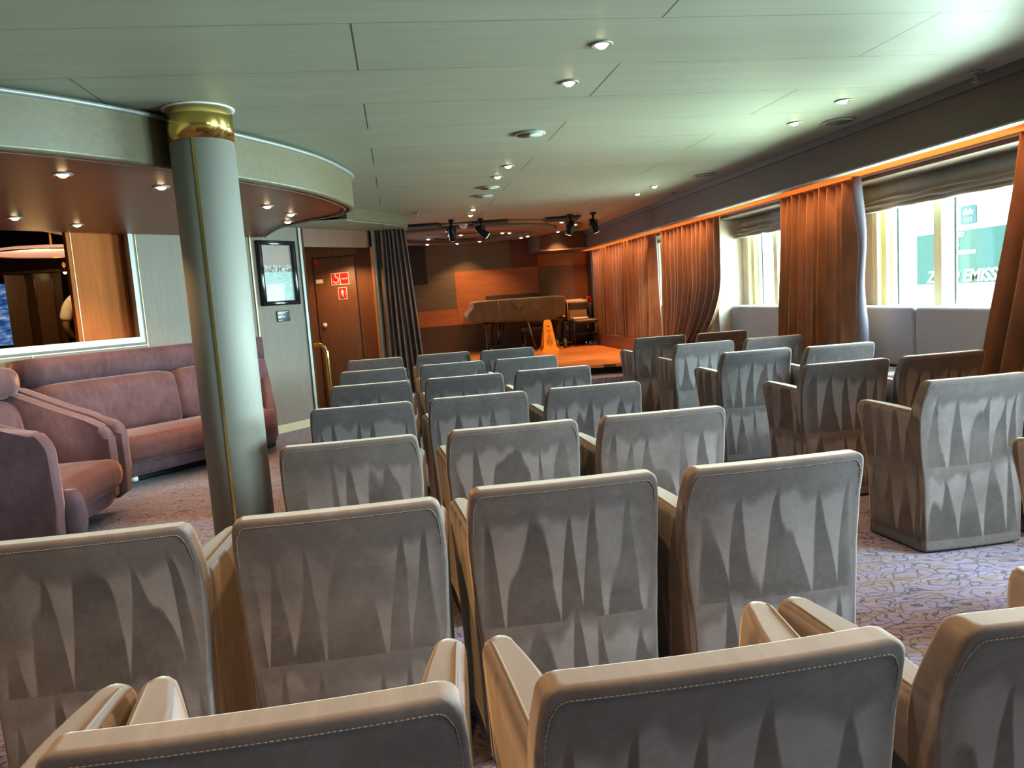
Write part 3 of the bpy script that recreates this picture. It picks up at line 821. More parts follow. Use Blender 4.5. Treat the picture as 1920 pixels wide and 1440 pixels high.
b = B(); lbox(b, a0+.042, a1-.042, .024, .027, z0+.042, z1-.042); b.make('glass', glass_mat('picture_glass', (1,1,1), .004), fr)
pq = empty('plaque', tuple(LW(.35, .01, 1.16)), 'small dark caption plaque with pale lines of text below the framed picture', 'plaque')
b = B(); lbox(b, .262, .425, .003, .014, 1.155, 1.268, .002); b.make('plate', plain('plaque_dark', (.03,.035,.04), .4), pq)
b = B()
for (q, w_) in ((1.254,.135), (1.244,.10), (1.234,.07), (1.212,.065), (1.203,.085), (1.194,.04), (1.170,.055)): lbox(b, .272, .272+w_, .014, .0148, q-.0028, q+.0028)
b.make('caption_lines', WHITE, pq)

hr = empty('handrail', (-.85, 8.66, 0), 'polished brass grab rail curving out from the corner beside the doorway', 'rail')
b = B()
b.tube([(-.96,8.60,.862),(-.915,8.60,.868),(-.88,8.60,.868),(-.85,8.60,.855),(-.825,8.60,.825),(-.812,8.60,.78),(-.810,8.60,.70),(-.808,8.60,.35),(-.806,8.60,.0)], .026, 14); b.make('tube', BRASS, hr)
b = B(); b.tube([(-.968,8.60,.862),(-.955,8.60,.862)], .036, 16); b.make('wall_flange', BRASS, hr)
b = B(); b.tube([(-.806,8.60,.0),(-.806,8.60,.012)], .036, 16); b.make('floor_flange', BRASS, hr)

# ================================================================== CURTAINS
def curtain(name, y0, y1, x, z0, z1, n, label, mat=CURT, seed=1, g=None, axis='y', flare=None, amp=.035):
    rd = random.Random(seed)
    ph = rd.random()*6; fr_ = [rd.uniform(.75, 1.3) for _ in range(n+2)]
    M = n*10; NZ = 16
    t = empty(name, (x, (y0+y1)/2, z0) if axis == 'y' else ((y0+y1)/2, x, z0), label, 'curtain', g)
    acc = [0]
    for i in range(M): acc.append(acc[-1] + fr_[int(i/10)])
    tot = acc[-1]
    def pt(i, k_):
        f = k_/NZ; z = lerp(z1, z0, f); u = acc[i]/tot
        fl0, fl1 = flare(f) if flare else (0, 0)
        w_ = lerp(y0+fl0, y1+fl1, u)
        drift = .010*math.sin(3.1*u*n*.37 + f*2 + ph) * f
        a = amp*(.55+.45*f)*(1+.35*math.sin(u*17+ph))
        p = 2*PI*i/10 + .30*math.sin(f*1.6+u*7+ph)*f
        d = a*(math.sin(p) + .28*math.sin(2*p+ph)) + .003*math.sin(f*9+u*31)
        yy = w_ + drift + .28*a*math.sin(2*p)
        return (x+d, yy, z) if axis == 'y' else (yy, x+d, z)
    rows = [[pt(i, k_) for i in range(M+1)] for k_ in range(NZ+1)]
    b = B(); b.loft(rows, closed=False)
    o = b.make('drape', mat, t)
    md = o.modifiers.new('thick', 'SOLIDIFY'); md.thickness = .006; md.offset = 0
    md = o.modifiers.new('sub', 'SUBSURF'); md.levels = 1; md.render_levels = 1
    return t
G = 'copper satin curtains along the windows'
curtain('curtain', 10.14, 13.40, 3.545, .48, 1.965, 19, 'wide copper satin curtain drawn shut beside the stage', seed=3, g=G, amp=.070)
curtain('curtain', 8.02, 9.80, 3.545, .48, 1.965, 12, 'copper satin curtain between the thin light gap and the pale jamb', seed=5, g=G, flare=lambda f: (.0 if f < .45 else .75*((f-.45)/.55)**1.7, 0), amp=.064)
c3 = curtain('curtain', 5.52, 6.63, 3.545, .506, 1.965, 10, 'copper satin curtain hanging between the two uncovered windows', seed=8, g=G, flare=lambda f: (0, .10*f), amp=.060)
# lilac lining turned out at the near edge of that curtain
b = B(); rows = []
for k_ in range(17):
    f = k_/16; z = lerp(1.972, .5, f)
    L = []
    for i in range(7):
        u = i/6
        L.append((3.585 - .07*math.sin(u*PI*.9) - .012*math.sin(f*9+u*3), 5.52 - .105*u*(0.55+.45*min(1, f*3)) + .005*math.sin(f*14), z))
    rows.append(L)
b.loft(rows, closed=False); o = b.make('lining', LINING, c3)
md = o.modifiers.new('thick', 'SOLIDIFY'); md.thickness = .005
curtain('curtain', 2.35, 3.915, 3.545, .506, 1.965, 12, 'copper satin curtain at the near end, cut by the photo edge', seed=12, g=G, flare=lambda f: (0, .30*f**1.15), amp=.060)
curtain('curtain', -.6, .3, 3.60, .46, 1.972, 8, 'copper satin curtain behind the viewer', seed=13, g=G)
curtain('stage_curtain', -.16, .165, 9.22, .172, 2.132, 7, 'gathered plum brown curtain hanging at the side of the stage', mat=CURTP, seed=21, axis='x', flare=lambda f: (-.03*f, .13*f), amp=.036)

# roman blinds
def blind(y0, y1, label):
    t = empty('roman_blind', (3.93, (y0+y1)/2, 1.73), label, 'blind', 'grey roman blinds pulled up in the windows')
    prof = [(0,1.945),(-.004,1.86),(-.010,1.828),(-.045,1.812),(-.048,1.80),(-.02,1.796),(-.024,1.785),(-.058,1.772),(-.060,1.760),(-.03,1.756),(-.034,1.748),(-.062,1.735),(-.062,1.722),(-.01,1.722),(.012,1.735),(.012,1.945)]
    n = 24; rd = random.Random(int(y0*10)); loops = []
    for q in range(n+1):
        y = lerp(y0, y1, q/n)
        w1, w2 = rd.uniform(-.004,.004), rd.uniform(-.005,.005)
        loops.append([(3.93+x*(1+.3*math.sin(q*.9+i))+ (w1 if x else 0), y, z+(w2 if 0 < i < 13 else 0)) for i, (x, z) in enumerate(prof)])
    b = B(); b.loft(loops); b.make('folded_cloth', BLIND, t)
    b = B(); b.box(3.90, 3.965, y0-.02, y1+.02, 1.936, 1.955); b.make('headrail', WHITE, t)
blind(3.6, 6.0, 'grey roman blind pulled up above the nearer window with the green sign outside')
blind(7.0, 8.355, 'grey roman blind pulled up above the farther narrow window')
# window bench
def bench(y0, y1, label):
    t = empty('window_bench', (3.7, (y0+y1)/2, 0), label, 'bench', 'grey upholstered window benches')
    n = max(1, round((y1-y0)/1.25)); w_ = (y1-y0)/n
    for q in range(n):
        b = B(); b.box(3.80, 3.965, y0+q*w_+.004, y0+(q+1)*w_-.004, .50, .965, bev=.03, seg=4); wnorm(b.make('back_cushion', BENCHF, t))
        b = B(); b.box(3.47, 3.80, y0+q*w_+.004, y0+(q+1)*w_-.004, .40, .50, bev=.03, seg=4); wnorm(b.make('seat_cushion', BENCHF, t))
    b = B(); b.box(3.50, 3.96, y0, y1, .0, .41); b.make('base', WOODR, t)
bench(2.7, 6.45, 'grey fabric bench under the nearer window, partly behind the chairs')
bench(6.95, 8.37, 'grey fabric bench under the narrow window, short piece between curtain and jamb')
b = B(); b.box(3.45, 3.96, 8.53, 13.9, .0, .50); b.make('trim_window_ledge', WOODR, kind='structure')

# ================================================================== CEILING FITTINGS
def lamp(name, loc, col, power, size=None, rot=(0,0,0), spot=None, blend=.5, r=.03):
    if spot: d = bpy.data.lights.new(name, 'SPOT'); d.spot_size = math.radians(spot); d.spot_blend = blend; d.shadow_soft_size = r
    elif size: d = bpy.data.lights.new(name, 'AREA'); d.shape = 'RECTANGLE'; d.size, d.size_y = size
    else: d = bpy.data.lights.new(name, 'POINT'); d.shadow_soft_size = r
    d.color = col; d.energy = power
    o = bpy.data.objects.new(name, d); o.location = loc; o.rotation_euler = rot; lnk(o); return o
WARM = (1, .56, .24)
def downlight(x, y, z, label, group, power, r=.045, spot=125, glow=BULB):
    t = empty('downlight', (x, y, z), label, 'light', group)
    b = B(); b.lathe([(r*.62,-.001),(r*.70,-.006),(r*.86,-.004),(r*.92,-.008),(r*1.05,-.006),(r*1.08,.0),(r*.62,.0)], (x,y,z), 24, caps=False); b.make('bezel', CHROME if r > .03 else GOLD, t)
    b = B(); b.lathe([(.001,-.020),(r*.30,-.018),(r*.52,-.010),(r*.62,-.0008)], (x,y,z), 18); b.make('bulb', glow, t)
    if power: lamp('downlight_or_fill_beam', (x, y, z-.02), WARM, power, spot=spot, r=.03)
g = 'warm recessed downlights in the panelled ceiling'
for x, y, lb in ((.934,3.213,'nearest warm downlight in the middle of the ceiling'), (.921,3.769,'second warm downlight of the middle line'),
                 (.954,6.065,'third warm downlight of the middle line, beyond the first round speaker'), (.935,6.568,'fourth warm downlight of the middle line, before the paired speakers'),
                 (.948,8.821,'fifth warm downlight of the middle line, beyond the paired speakers'), (.974,9.413,'last warm downlight of the middle line, just before the stage spotlights'),
                 (2.719,4.332,'nearest warm downlight of the line along the windows'), (2.722,4.90,'second warm downlight of the line along the windows, beside a round speaker'),
                 (2.706,7.67,'third warm downlight of the line along the windows'), (2.696,8.202,'last warm downlight of the line along the windows')):
    downlight(x, y, ZC, lb, g, 26)
for x, y in ((.93,2.0),(.93,.9),(-.4,1.5),(2.7,1.5),(-.4,.2),(-1.6,.9)): lamp('downlight_or_fill_beam', (x, y, ZC-.02), WARM, 62, spot=125)
g = 'warm downlights under the curved soffit'
for x, y, lb in ((-1.60,4.20,'soffit downlight nearest the viewer, left of the column'), (-1.28,4.72,'soffit downlight just left of the column'),
                 (-2.51,5.70,'soffit downlight at the far left above the interior window'), (-2.33,6.26,'soffit downlight in front of the orange veneer screen'),
                 (-.86,5.77,'first soffit downlight right of the column'), (-.765,6.30,'second soffit downlight right of the column'), (-.858,6.80,'third and farthest soffit downlight right of the column')):
    downlight(x, y, ZS, lb, g, 46, spot=115)
for x, y in ((-2.2,4.9),(-2.6,3.6),(-1.7,6.4)): lamp('downlight_or_fill_beam', (x, y, ZS-.03), WARM, 26, spot=110)
lamp('downlight_or_fill_beam', (-.62, 8.98, 1.925), WARM, 40, spot=140)  # added fill spot behind the niche head to brighten the door, no fitting
for x, y, lb in ((.922,4.90,'first round ceiling speaker beyond the two nearest middle downlights'), (.929,7.165,'nearer of two round speakers close together in mid ceiling'), (.937,7.732,'farther of two round speakers close together in mid ceiling'),
                 (3.034,4.889,'round ceiling speaker near the window fascia, beside a downlight'), (2.993,7.064,'far round ceiling speaker near the window fascia'), (.93,2.52,'round ceiling speaker at the top edge of the photo')):
    t = empty('ceiling_speaker', (x, y, ZC), lb, 'speaker', 'round flush ceiling speakers')
    b = B(); b.lathe([(.094,.0),(.10,-.002),(.102,-.008),(.092,-.013),(.086,-.012)], (x,y,ZC), 40, caps=False); b.make('rim', plain('speaker_rim', (.38,.40,.32), .4), t)
    b = B(); b.lathe([(.002,-.010),(.086,-.012)], (x,y,ZC), 40); b.sphere((x,y,ZC-.011), (.006,.006,.004)); b.make('grille', plain('speaker_grille', (.31,.33,.26), .6), t)
for x, y, lb in ((3.159,3.804,'near sprinkler head hanging beside the window fascia'), (3.123,8.27,'far sprinkler head hanging beside the window fascia'), (.312,8.841,'sprinkler head in front of the gathered plum curtain')):
    t = empty('sprinkler', (x, y, ZC), lb, 'sprinkler', 'ceiling sprinkler heads')
    b = B(); b.lathe([(.002,.0),(.040,-.001),(.042,-.006),(.030,-.010),(.002,-.011)], (x,y,ZC), 20); b.make('flange', CHROME, t)
    b = B(); b.tube([(x,y,ZC-.01),(x,y,ZC-.05)], .007, 8); b.lathe([(.001,-.05),(.022,-.052),(.022,-.055),(.001,-.056)], (x,y,ZC), 12); b.make('nozzle', CHROME, t)
t = empty('smoke_detector', (.98, 10.45, ZC), 'white smoke detector between two black stage spotlights', 'detector')
b = B(); b.lathe([(.06,.0),(.06,-.025),(.05,-.03)], (.98,10.45,ZC), 24); b.make('base', WHITE, t)
b = B(); b.lathe([(.046,-.03),(.04,-.055),(.02,-.065),(.001,-.066)], (.98,10.45,ZC), 24); b.make('dome', WHITE, t)

# stage ceiling rings
b = B(); b.lathe([(1.02,-.055),(1.40,-.055),(1.42,-.05),(1.42,.0),(1.0,.0),(1.0,-.05)], (1.15,12.0,ZC), 72, caps=False); b.make('ceiling_ring', plain('ring_brown', (.20,.15,.11), .45), kind='structure')
b = B(); b.lathe([(.005,-.02),(1.0,-.02),(1.0,0),(.005,0)], (1.15,12.0,ZC), 72); b.make('ceiling_disc', plain('disc_brown', (.17,.12,.09), .5), kind='structure')
b = B(); b.lathe([(.50,-.035),(.53,-.035),(.53,-.02),(.50,-.02)], (1.15,12.2,ZC), 60, caps=False); b.make('ceiling_inner_ring', BANDM, kind='structure')
b = B(); b.lathe([(1.78,-.018),(1.81,-.018),(1.81,0),(1.78,0)], (1.15,12.0,ZC), 72, caps=False); b.make('ceiling_outer_ring', BANDM, kind='structure')
g = 'small bright downlights in the stage ceiling'
pos = [(0.551, 11.777), (0.558, 12.387), (1.009, 12.83), (1.084, 12.999), (1.272, 13.375), (0.74, 10.097), (0.845, 11.334), (1.012, 11.354), (1.397, 12.365), (1.409, 11.792), (1.633, 12.739), (1.638, 11.404), (1.753, 11.476), (1.91, 13.045), (2.106, 12.546), (2.097, 11.868), (2.289, 10.253), (2.576, 10.686), (2.566, 11.801)]
for i, (x, y) in enumerate(pos):
    r_ = math.hypot(x-1.15, y-12)
    z = 2.247 if r_ < 1.0 else 2.212 if r_ < 1.42 else 2.267
    sc_ = (z-1.25)/(2.2-1.25); x, y = x*sc_, y*sc_
    r_ = math.hypot(x-1.15, y-12)
    z2 = 2.247 if r_ < 1.0 else 2.212 if r_ < 1.42 else 2.267
    downlight(x, min(y, 13.7), z2, 'small bright round downlight set in the brown ceiling over the stage', g, 34 if i % 2 == 0 else 0, r=.046, spot=100, glow=BULBS)
for x, lb in ((.42,'black square speaker panel on the ceiling nearest the plum curtain'), (1.33,'black square ceiling panel behind the leaning middle spotlight'), (2.32,'black square ceiling panel nearest the window fascia, over the stage')):
    t = empty('ceiling_grille', (x, 10.36, ZC), lb, 'panel', 'black square panels on the stage ceiling')
    M = Matrix.Translation((x, 10.36, ZC)) @ Matrix.Rotation(math.radians(-8), 4, 'Z')
    b = B(); b.box(-.24, .24, -.22, .22, -.028, -.002, M=M, bev=.004); b.make('panel', BLACK, t)
    b = B(); b.box(-.21, .21, -.19, .19, -.032, -.0285, M=M); b.make('mesh_cover', plain('grille_black', (.02,.02,.02), .9), t)
def spotlight(x, y, d, label):
    d = Vector(d).normalized()
    t = empty('stage_spotlight', (x, y, ZC), label, 'spotlight', 'black stage spotlights under the ceiling')
    b = B(); b.box(x-.035, x+.035, y-.035, y+.035, ZC-.03, ZC-.001, bev=.006); b.make('ceiling_mount', BLACKM, t)
    p0 = Vector((x, y, ZC-.03)); p1 = Vector((x, y, ZC-.10))
    b = B(); b.tube([p0, p1], .016, 10); b.tube([p1+Vector((-.05,0,.0)), p1+Vector((.05,0,0))], .01, 8)
    b.tube([p1+Vector((-.05,0,0)), p1+Vector((-.052,0,-.07))], .008, 6); b.tube([p1+Vector((.05,0,0)), p1+Vector((.052,0,-.07))], .008, 6); b.make('yoke', BLACKM, t)
    c = p1+Vector((0,0,-.06))
    b = B(); b.tube([c-d*.09, c-d*.085, c-d*.02, c+d*.0, c+d*.06, c+d*.10, c+d*.102], [.018,.034,.042,.046,.046,.052,.050], 18); b.make('can', BLACKM, t)
    b = B(); b.tube([c+d*.1025, c+d*.105], .044, 18); b.make('lens', CLAMPG, t)
    lamp('spot_beam', c+d*.13, (1,.66,.36), 70, spot=60, rot=d.to_track_quat('-Z','Y').to_euler(), r=.03)
spotlight(.763, 9.84, (.15,.5,-1), 'black stage spotlight closest to the plum curtain, hanging straight down')
spotlight(1.145, 9.90, (.75,.1,-.6), 'black stage spotlight tilted sideways, next to the smoke detector')
spotlight(2.346, 10.0, (-.25,.4,-1), 'black stage spotlight under the far square panel')
spotlight(2.637, 9.90, (.45,.3,-1), 'black stage spotlight hanging nearest the copper curtains')

# ================================================================== STAGE THINGS
ZT = .30
def piano():
    t = empty('grand_piano', (2.0, 13.2, ZT), 'grand piano under a brown quilted cover on the wooden stage', 'piano')
    YN, YF = 12.92, 13.78
    # side view outline of the cover (x, z), left end swells over the keyboard
    def section(y, sh):
        P = [(1.20+sh,.86),(1.155+sh,.90),(1.150+sh,.97),(1.185+sh,1.03),(1.245+sh,1.075),(1.275+sh,1.13),(1.265+sh,1.185),(1.29+sh,1.205),
             (1.6,1.205),(2.0,1.207),(2.4,1.209),(2.75,1.211),(2.845,1.205),(2.875,1.17),(2.88,1.05),(2.875,.90),(2.86,.855),(2.78,.84),(2.66,.80),(2.55,.755),(2.40,.775),(2.2,.80),(2.0,.815),(1.6,.825),(1.3,.84)]
        return [(x + .006*math.sin(z*31+y*9), y, z + .006*math.sin(x*13+y*17)) for x, z in P]
    b = B(); loops = []
    ys = [YN+.0, YN+.012, YN+.04, YN+.2, YN+.45, YN+.7, YF-.03, YF-.01, YF]
    for q, y in enumerate(ys):
        L = section(y, .0)
        e = {0:.06, 1:.025, 2:.004, 6:.004, 7:.025, 8:.06}.get(q, 0)
        cx, cz = 2.0, 1.0
        L = [(cx+(x-cx)*(1-e*.5) , yy, cz+(z-cz)*(1-e*1.3)) for x, yy, z in L]
        loops.append(L)
    b.loft(loops); o = b.make('cover', COVER, t)
    md = o.modifiers.new('sub', 'SUBSURF'); md.levels = 2; md.render_levels = 2
    # creases hanging at mid-length
    for (x0, z0, x1, z1) in ((1.92,1.17,2.10,.96),(2.13,1.16,2.04,1.0),(2.32,1.10,2.42,.86),(2.06,.98,2.16,.84)):
        b = B(); b.tube([(x0,YN-.002,z0),((x0+x1)/2+.015,YN-.004,(z0+z1)/2),(x1,YN-.002,z1)], [.004,.010,.003], 8); b.make('cover_crease', COVER, t)
    b = B(); b.tube([(1.70,YN+.004,1.19),(1.70,YN-.002,1.0),(1.695,YN+.004,.83)], .004, 6); b.make('cover_seam', COVERS, t)
    for (x, y) in ((1.50,13.05),(1.62,13.66)):
        b = B(); L = []
        for z, w_ in ((.845,.085),(.78,.08),(.72,.05),(.66,.042),(.40,.036),(.36,.04)): L.append([(px, py, z) for px, py in rrect(x, y, w_, w_*.8, .015, 3)])
        b.loft(L); leg = b.make('leg', BLACKP, t)
        c_ = B(); c_.tube([(x-.012,y,.33),(x+.012,y,.33)], .030, 12); c_.tube([(x,y,.36),(x,y,.34)], .012, 8); c_.make('caster', BRASS, leg)
    x, y = 2.76, 13.2
    b = B(); L = []
    for z, w_ in ((.85,.14),(.79,.13),(.74,.09),(.69,.062),(.50,.05),(.40,.045),(.37,.05)): L.append([(px, py, z) for px, py in rrect(x, y, w_, w_*.8, .02, 3)])
    b.loft(L); leg = b.make('leg', BLACKP, t)
    c_ = B(); c_.tube([(x-.012,y,.335),(x+.012,y,.335)], .035, 12); c_.tube([(x,y,.37),(x,y,.34)], .012, 8); c_.make('caster', BRASS, leg)
    # pedal lyre
    b = B(); b.tube([(1.78,13.35,.84),(1.70,13.35,.40)], .016, 8); b.tube([(1.84,13.35,.84),(1.76,13.35,.42)], .012, 8)
    b.box(1.58, 1.76, 13.27, 13.43, .38, .42, bev=.006); b.make('pedal_lyre', BLACKP, t)
COVER = satin('piano_cover', (.050,.036,.025), (.085,.062,.043), .6, .2)
COVERS = plain('cover_seam', (.20,.15,.10), .7)
BLACKP = plain('piano_black', (.010,.009,.009), .12)
piano()
def stool():
    t = empty('piano_bench', (2.30, 12.98, ZT), 'black padded piano bench standing under the covered piano behind the yellow sign', 'bench')
    b = B(); b.box(2.09, 2.60, 12.98, 13.30, .62, .71, bev=.03, seg=3); b.make('seat', plain('stool_leather', (.012,.012,.013), .4), t)
    b = B(); b.box(2.11, 2.58, 13.0, 13.28, .55, .62); b.make('frame', BLACKP, t)
    for (x, y) in ((2.13,13.02),(2.56,13.02),(2.13,13.26),(2.56,13.26)):
        b = B(); L = [[(px, py, z) for px, py in rrect(x, y, w_, w_, .006, 2)] for z, w_ in ((.56,.025),(.31,.017),(.30,.017))]
        b.loft(L); b.make('leg', BLACKP, t)
stool()
t = empty('microphone_stand', (2.2, 12.7, ZT), 'thin dark pole stand leaning in front of the black piano bench', 'stand')
b = B(); b.tube([(2.27,12.72,.31),(2.17,12.80,.80)], .011, 8); b.make('pole', plain('pole_grey', (.10,.09,.09), .35, .8), t)
b = B()
for a in (20, 140, 260): b.tube([(2.27,12.72,.40),(2.27+.16*math.cos(math.radians(a)),12.72+.16*math.sin(math.radians(a)),.308)], .007, 6)
b.make('tripod_base', BLACKM, t)
def wetsign():
    x, y = 2.475, 12.66
    t = empty('wet_floor_sign', (x, y, ZT), 'yellow folding wet floor warning sign standing on the stage in front of the piano', 'sign')
    ym = plain('sign_yellow', (.80,.42,.035), .45)
    for sgn in (1, -1):
        bb = bmesh.new()
        def pt(u, v, d): return Vector((x+u, y + sgn*(-.15*(1-v)-.012) - sgn*d*.0, ZT + .515*v))
        w0, w1 = .125, .062
        poly = [(-w0-.015,0),(w0+.015,0),(w0+.012,.07),(w0*.86,.12),(w1,.93),(w1*.7,1.0),(-w1*.7,1.0),(-w1,.93),(-w0*.86,.12),(-w0-.012,.07)]
        A = [bb.verts.new(pt(u, v, 0)) for u, v in poly]; C = [bb.verts.new(pt(u, v, 0)+Vector((0, sgn*.02, 0))) for u, v in poly]
        n = len(poly)
        for i in range(n): bb.faces.new((A[i], A[(i+1)%n], C[(i+1)%n], C[i]))
        bb.faces.new(A); bb.faces.new(C)
        k_ = B(); k_.merge(bb); k_.make('board', ym, t)
    rm = plain('sign_print', (.30,.06,.02), .5)
    b = B()
    def q(u0, u1, v0, v1):
        yy = lambda v: y-.15*(1-v)-.0145
        b.quad((x+u0, yy(v0), ZT+.515*v0), (x+u1, yy(v0), ZT+.515*v0), (x+u1, yy(v1), ZT+.515*v1), (x+u0, yy(v1), ZT+.515*v1))
    q(-.030,.030,.765,.81); q(-.034,.034,.655,.675); q(-.042,.042,.60,.62)
    for v in (.30,.255,.21): q(-.056,-.006,v,v+.022); q(.002,.05,v,v+.022)
    q(-.03,.03,.165,.185)
    yy = lambda v: y-.15*(1-v)-.0145
    P = lambda u, v: Vector((x+u, yy(v), ZT+.515*v))
    b.tube([P(-.052,.36), P(.052,.36), P(0,.55)], .005, 6, closed=True)
    b.tube([P(0,.41), P(0,.475)], .006, 6); b.tube([P(0,.375), P(0,.385)], .006, 6)
    b.make('lettering', rm, t)
wetsign()
def stack_chair():
    x, y = 3.19, 13.12
    t = empty('stacking_chair', (x, y, ZT), 'black stacking chair with padded seat in the corner of the stage', 'chair')
    pad = plain('chair_vinyl', (.025,.022,.022), .45)
    b = B(); b.box(x-.19, x+.19, 0, .045, .93, 1.07, M=Matrix.Translation((0, y+.19, 0)), bev=.02, seg=3); b.make('backrest', pad, t)
    b = B(); L = [[(px, py, z) for px, py in rrect(x+.03, y, .22-i, .21-i, .06, 4)] for z, i in ((.705,.02),(.715,.004),(.74,0),(.758,.01),(.765,.04))]
    b.loft(L); b.make('seat', plain('chair_seat_brown', (.06,.035,.027), .5), t)
    for sx in (-.19, .22):
        b = B(); b.tube([(x+sx, y-.20, .31), (x+sx, y-.19, .70)], .011, 8); b.make('leg', BLACKM, t)
        b = B(); b.tube([(x+sx, y+.24, .31), (x+sx, y+.19, .71), (x+sx*.92, y+.215, 1.05)], .011, 8); b.make('leg', BLACKM, t)
    b = B(); b.tube([(x-.19,y-.19,.52),(x+.22,y-.19,.52)], .007, 6); b.tube([(x-.19,y+.215,.50),(x+.22,y+.215,.50)], .007, 6); b.make('stretcher', BLACKM, t)
stack_chair()
t = empty('paper_sheets', (3.14, 13.1, .77), 'white papers lying on the seat of the black stacking chair', 'papers')
b = B(); b.box(3.02, 3.29, 13.03, 13.27, .772, .80, bev=.004); b.make('sheets', WHITE, t)
t = empty('carton', (3.15, 13.5, ZT), 'open tan cardboard carton with a white top behind the black stacking chair', 'box')
CARD = plain('cardboard', (.62,.42,.23), .7)
b = B()
b.box(2.98, 3.38, 13.42, 13.44, .74, 1.08); b.box(2.98, 3.0, 13.42, 13.76, .74, 1.10); b.box(3.36, 3.38, 13.42, 13.76, .74, 1.10); b.box(2.98, 3.38, 13.74, 13.76, .74, 1.12); b.box(2.98, 3.38, 13.42, 13.76, .74, .76)
b.make('body', CARD, t)
b = B(); b.box(3.0, 3.38, 13.44, 13.74, 1.07, 1.095, M=Matrix()); b.make('flap', plain('carton_white', (.85,.76,.64), .6), t)
t = empty('shopping_basket', (3.45, 13.5, ZT), 'red hooped handle of a basket standing beside the tan carton', 'basket')
b = B(); b.tube([(3.420,13.66,1.02),(3.420,13.66,1.09),(3.435,13.66,1.135),(3.465,13.66,1.15),(3.495,13.66,1.135),(3.505,13.66,1.09),(3.505,13.66,1.02)], .010, 8); b.make('handle', plain('red_plastic', (.75,.02,.03), .35), t)
b = B(); L = [[(px, py, z) for px, py in rrect(3.465, 13.66, w_, .055, .02, 3)] for z, w_ in ((.745,.05),(1.02,.07),(1.03,.07))]; b.loft(L); b.make('body', plain('basket_dark', (.03,.02,.02), .5), t)
t = empty('equipment_case', (3.1, 13.4, ZT), 'black equipment case on wheels between the piano leg and the stacking chair', 'case')
b = B(); b.box(2.92, 3.42, 13.40, 13.84, .36, .735, bev=.012); b.make('body', plain('case_black', (.012,.012,.014), .4), t)
for xx in (2.98, 3.36):
    b = B(); b.box(xx-.02, xx+.02, 13.388, 13.402, .58, .66); b.make('latch', plain('latch_steel', (.3,.3,.32), .3, 1), t)
    b = B(); b.tube([(xx-.015,13.47,.33),(xx+.015,13.47,.33)], .03, 12); b.make('wheel', BLACK, t)
    b = B(); b.tube([(xx-.015,13.72,.33),(xx+.015,13.72,.33)], .03, 12); b.make('wheel', BLACK, t)
t = empty('hand_truck', (2.76, 12.78, ZT), 'small trolley with two shiny wheels at the foot of the piano leg', 'trolley')
for xx in (2.655, 2.80):
    b = B(); b.lathe([(.035,-.014),(.072,-.018),(.085,-.01),(.085,.01),(.072,.018),(.035,.014)], (0,0,0), 24, caps=False)
    bmesh.ops.transform(b.bm, matrix=Matrix.Translation((xx, 12.84, ZT+.085)) @ Matrix.Rotation(math.radians(62), 4, 'Z') @ Matrix.Rotation(PI/2, 4, 'X'), verts=list(b.bm.verts)); tyre = b.make('tyre', BLACK, t)
    b = B(); b.lathe([(.005,-.020),(.066,-.016),(.066,.016),(.005,.020)], (0,0,0), 24)
    bmesh.ops.transform(b.bm, matrix=Matrix.Translation((xx, 12.84, ZT+.085)) @ Matrix.Rotation(math.radians(62), 4, 'Z') @ Matrix.Rotation(PI/2, 4, 'X'), verts=list(b.bm.verts)); b.make('hub', CHROME, tyre)
b = B(); b.tube([(2.655,12.84,.385),(2.80,12.84,.385)], .010, 8); b.tube([(2.80,12.86,.385),(2.95,12.88,.40)], .012, 8); b.make('frame', BLACKM, t)

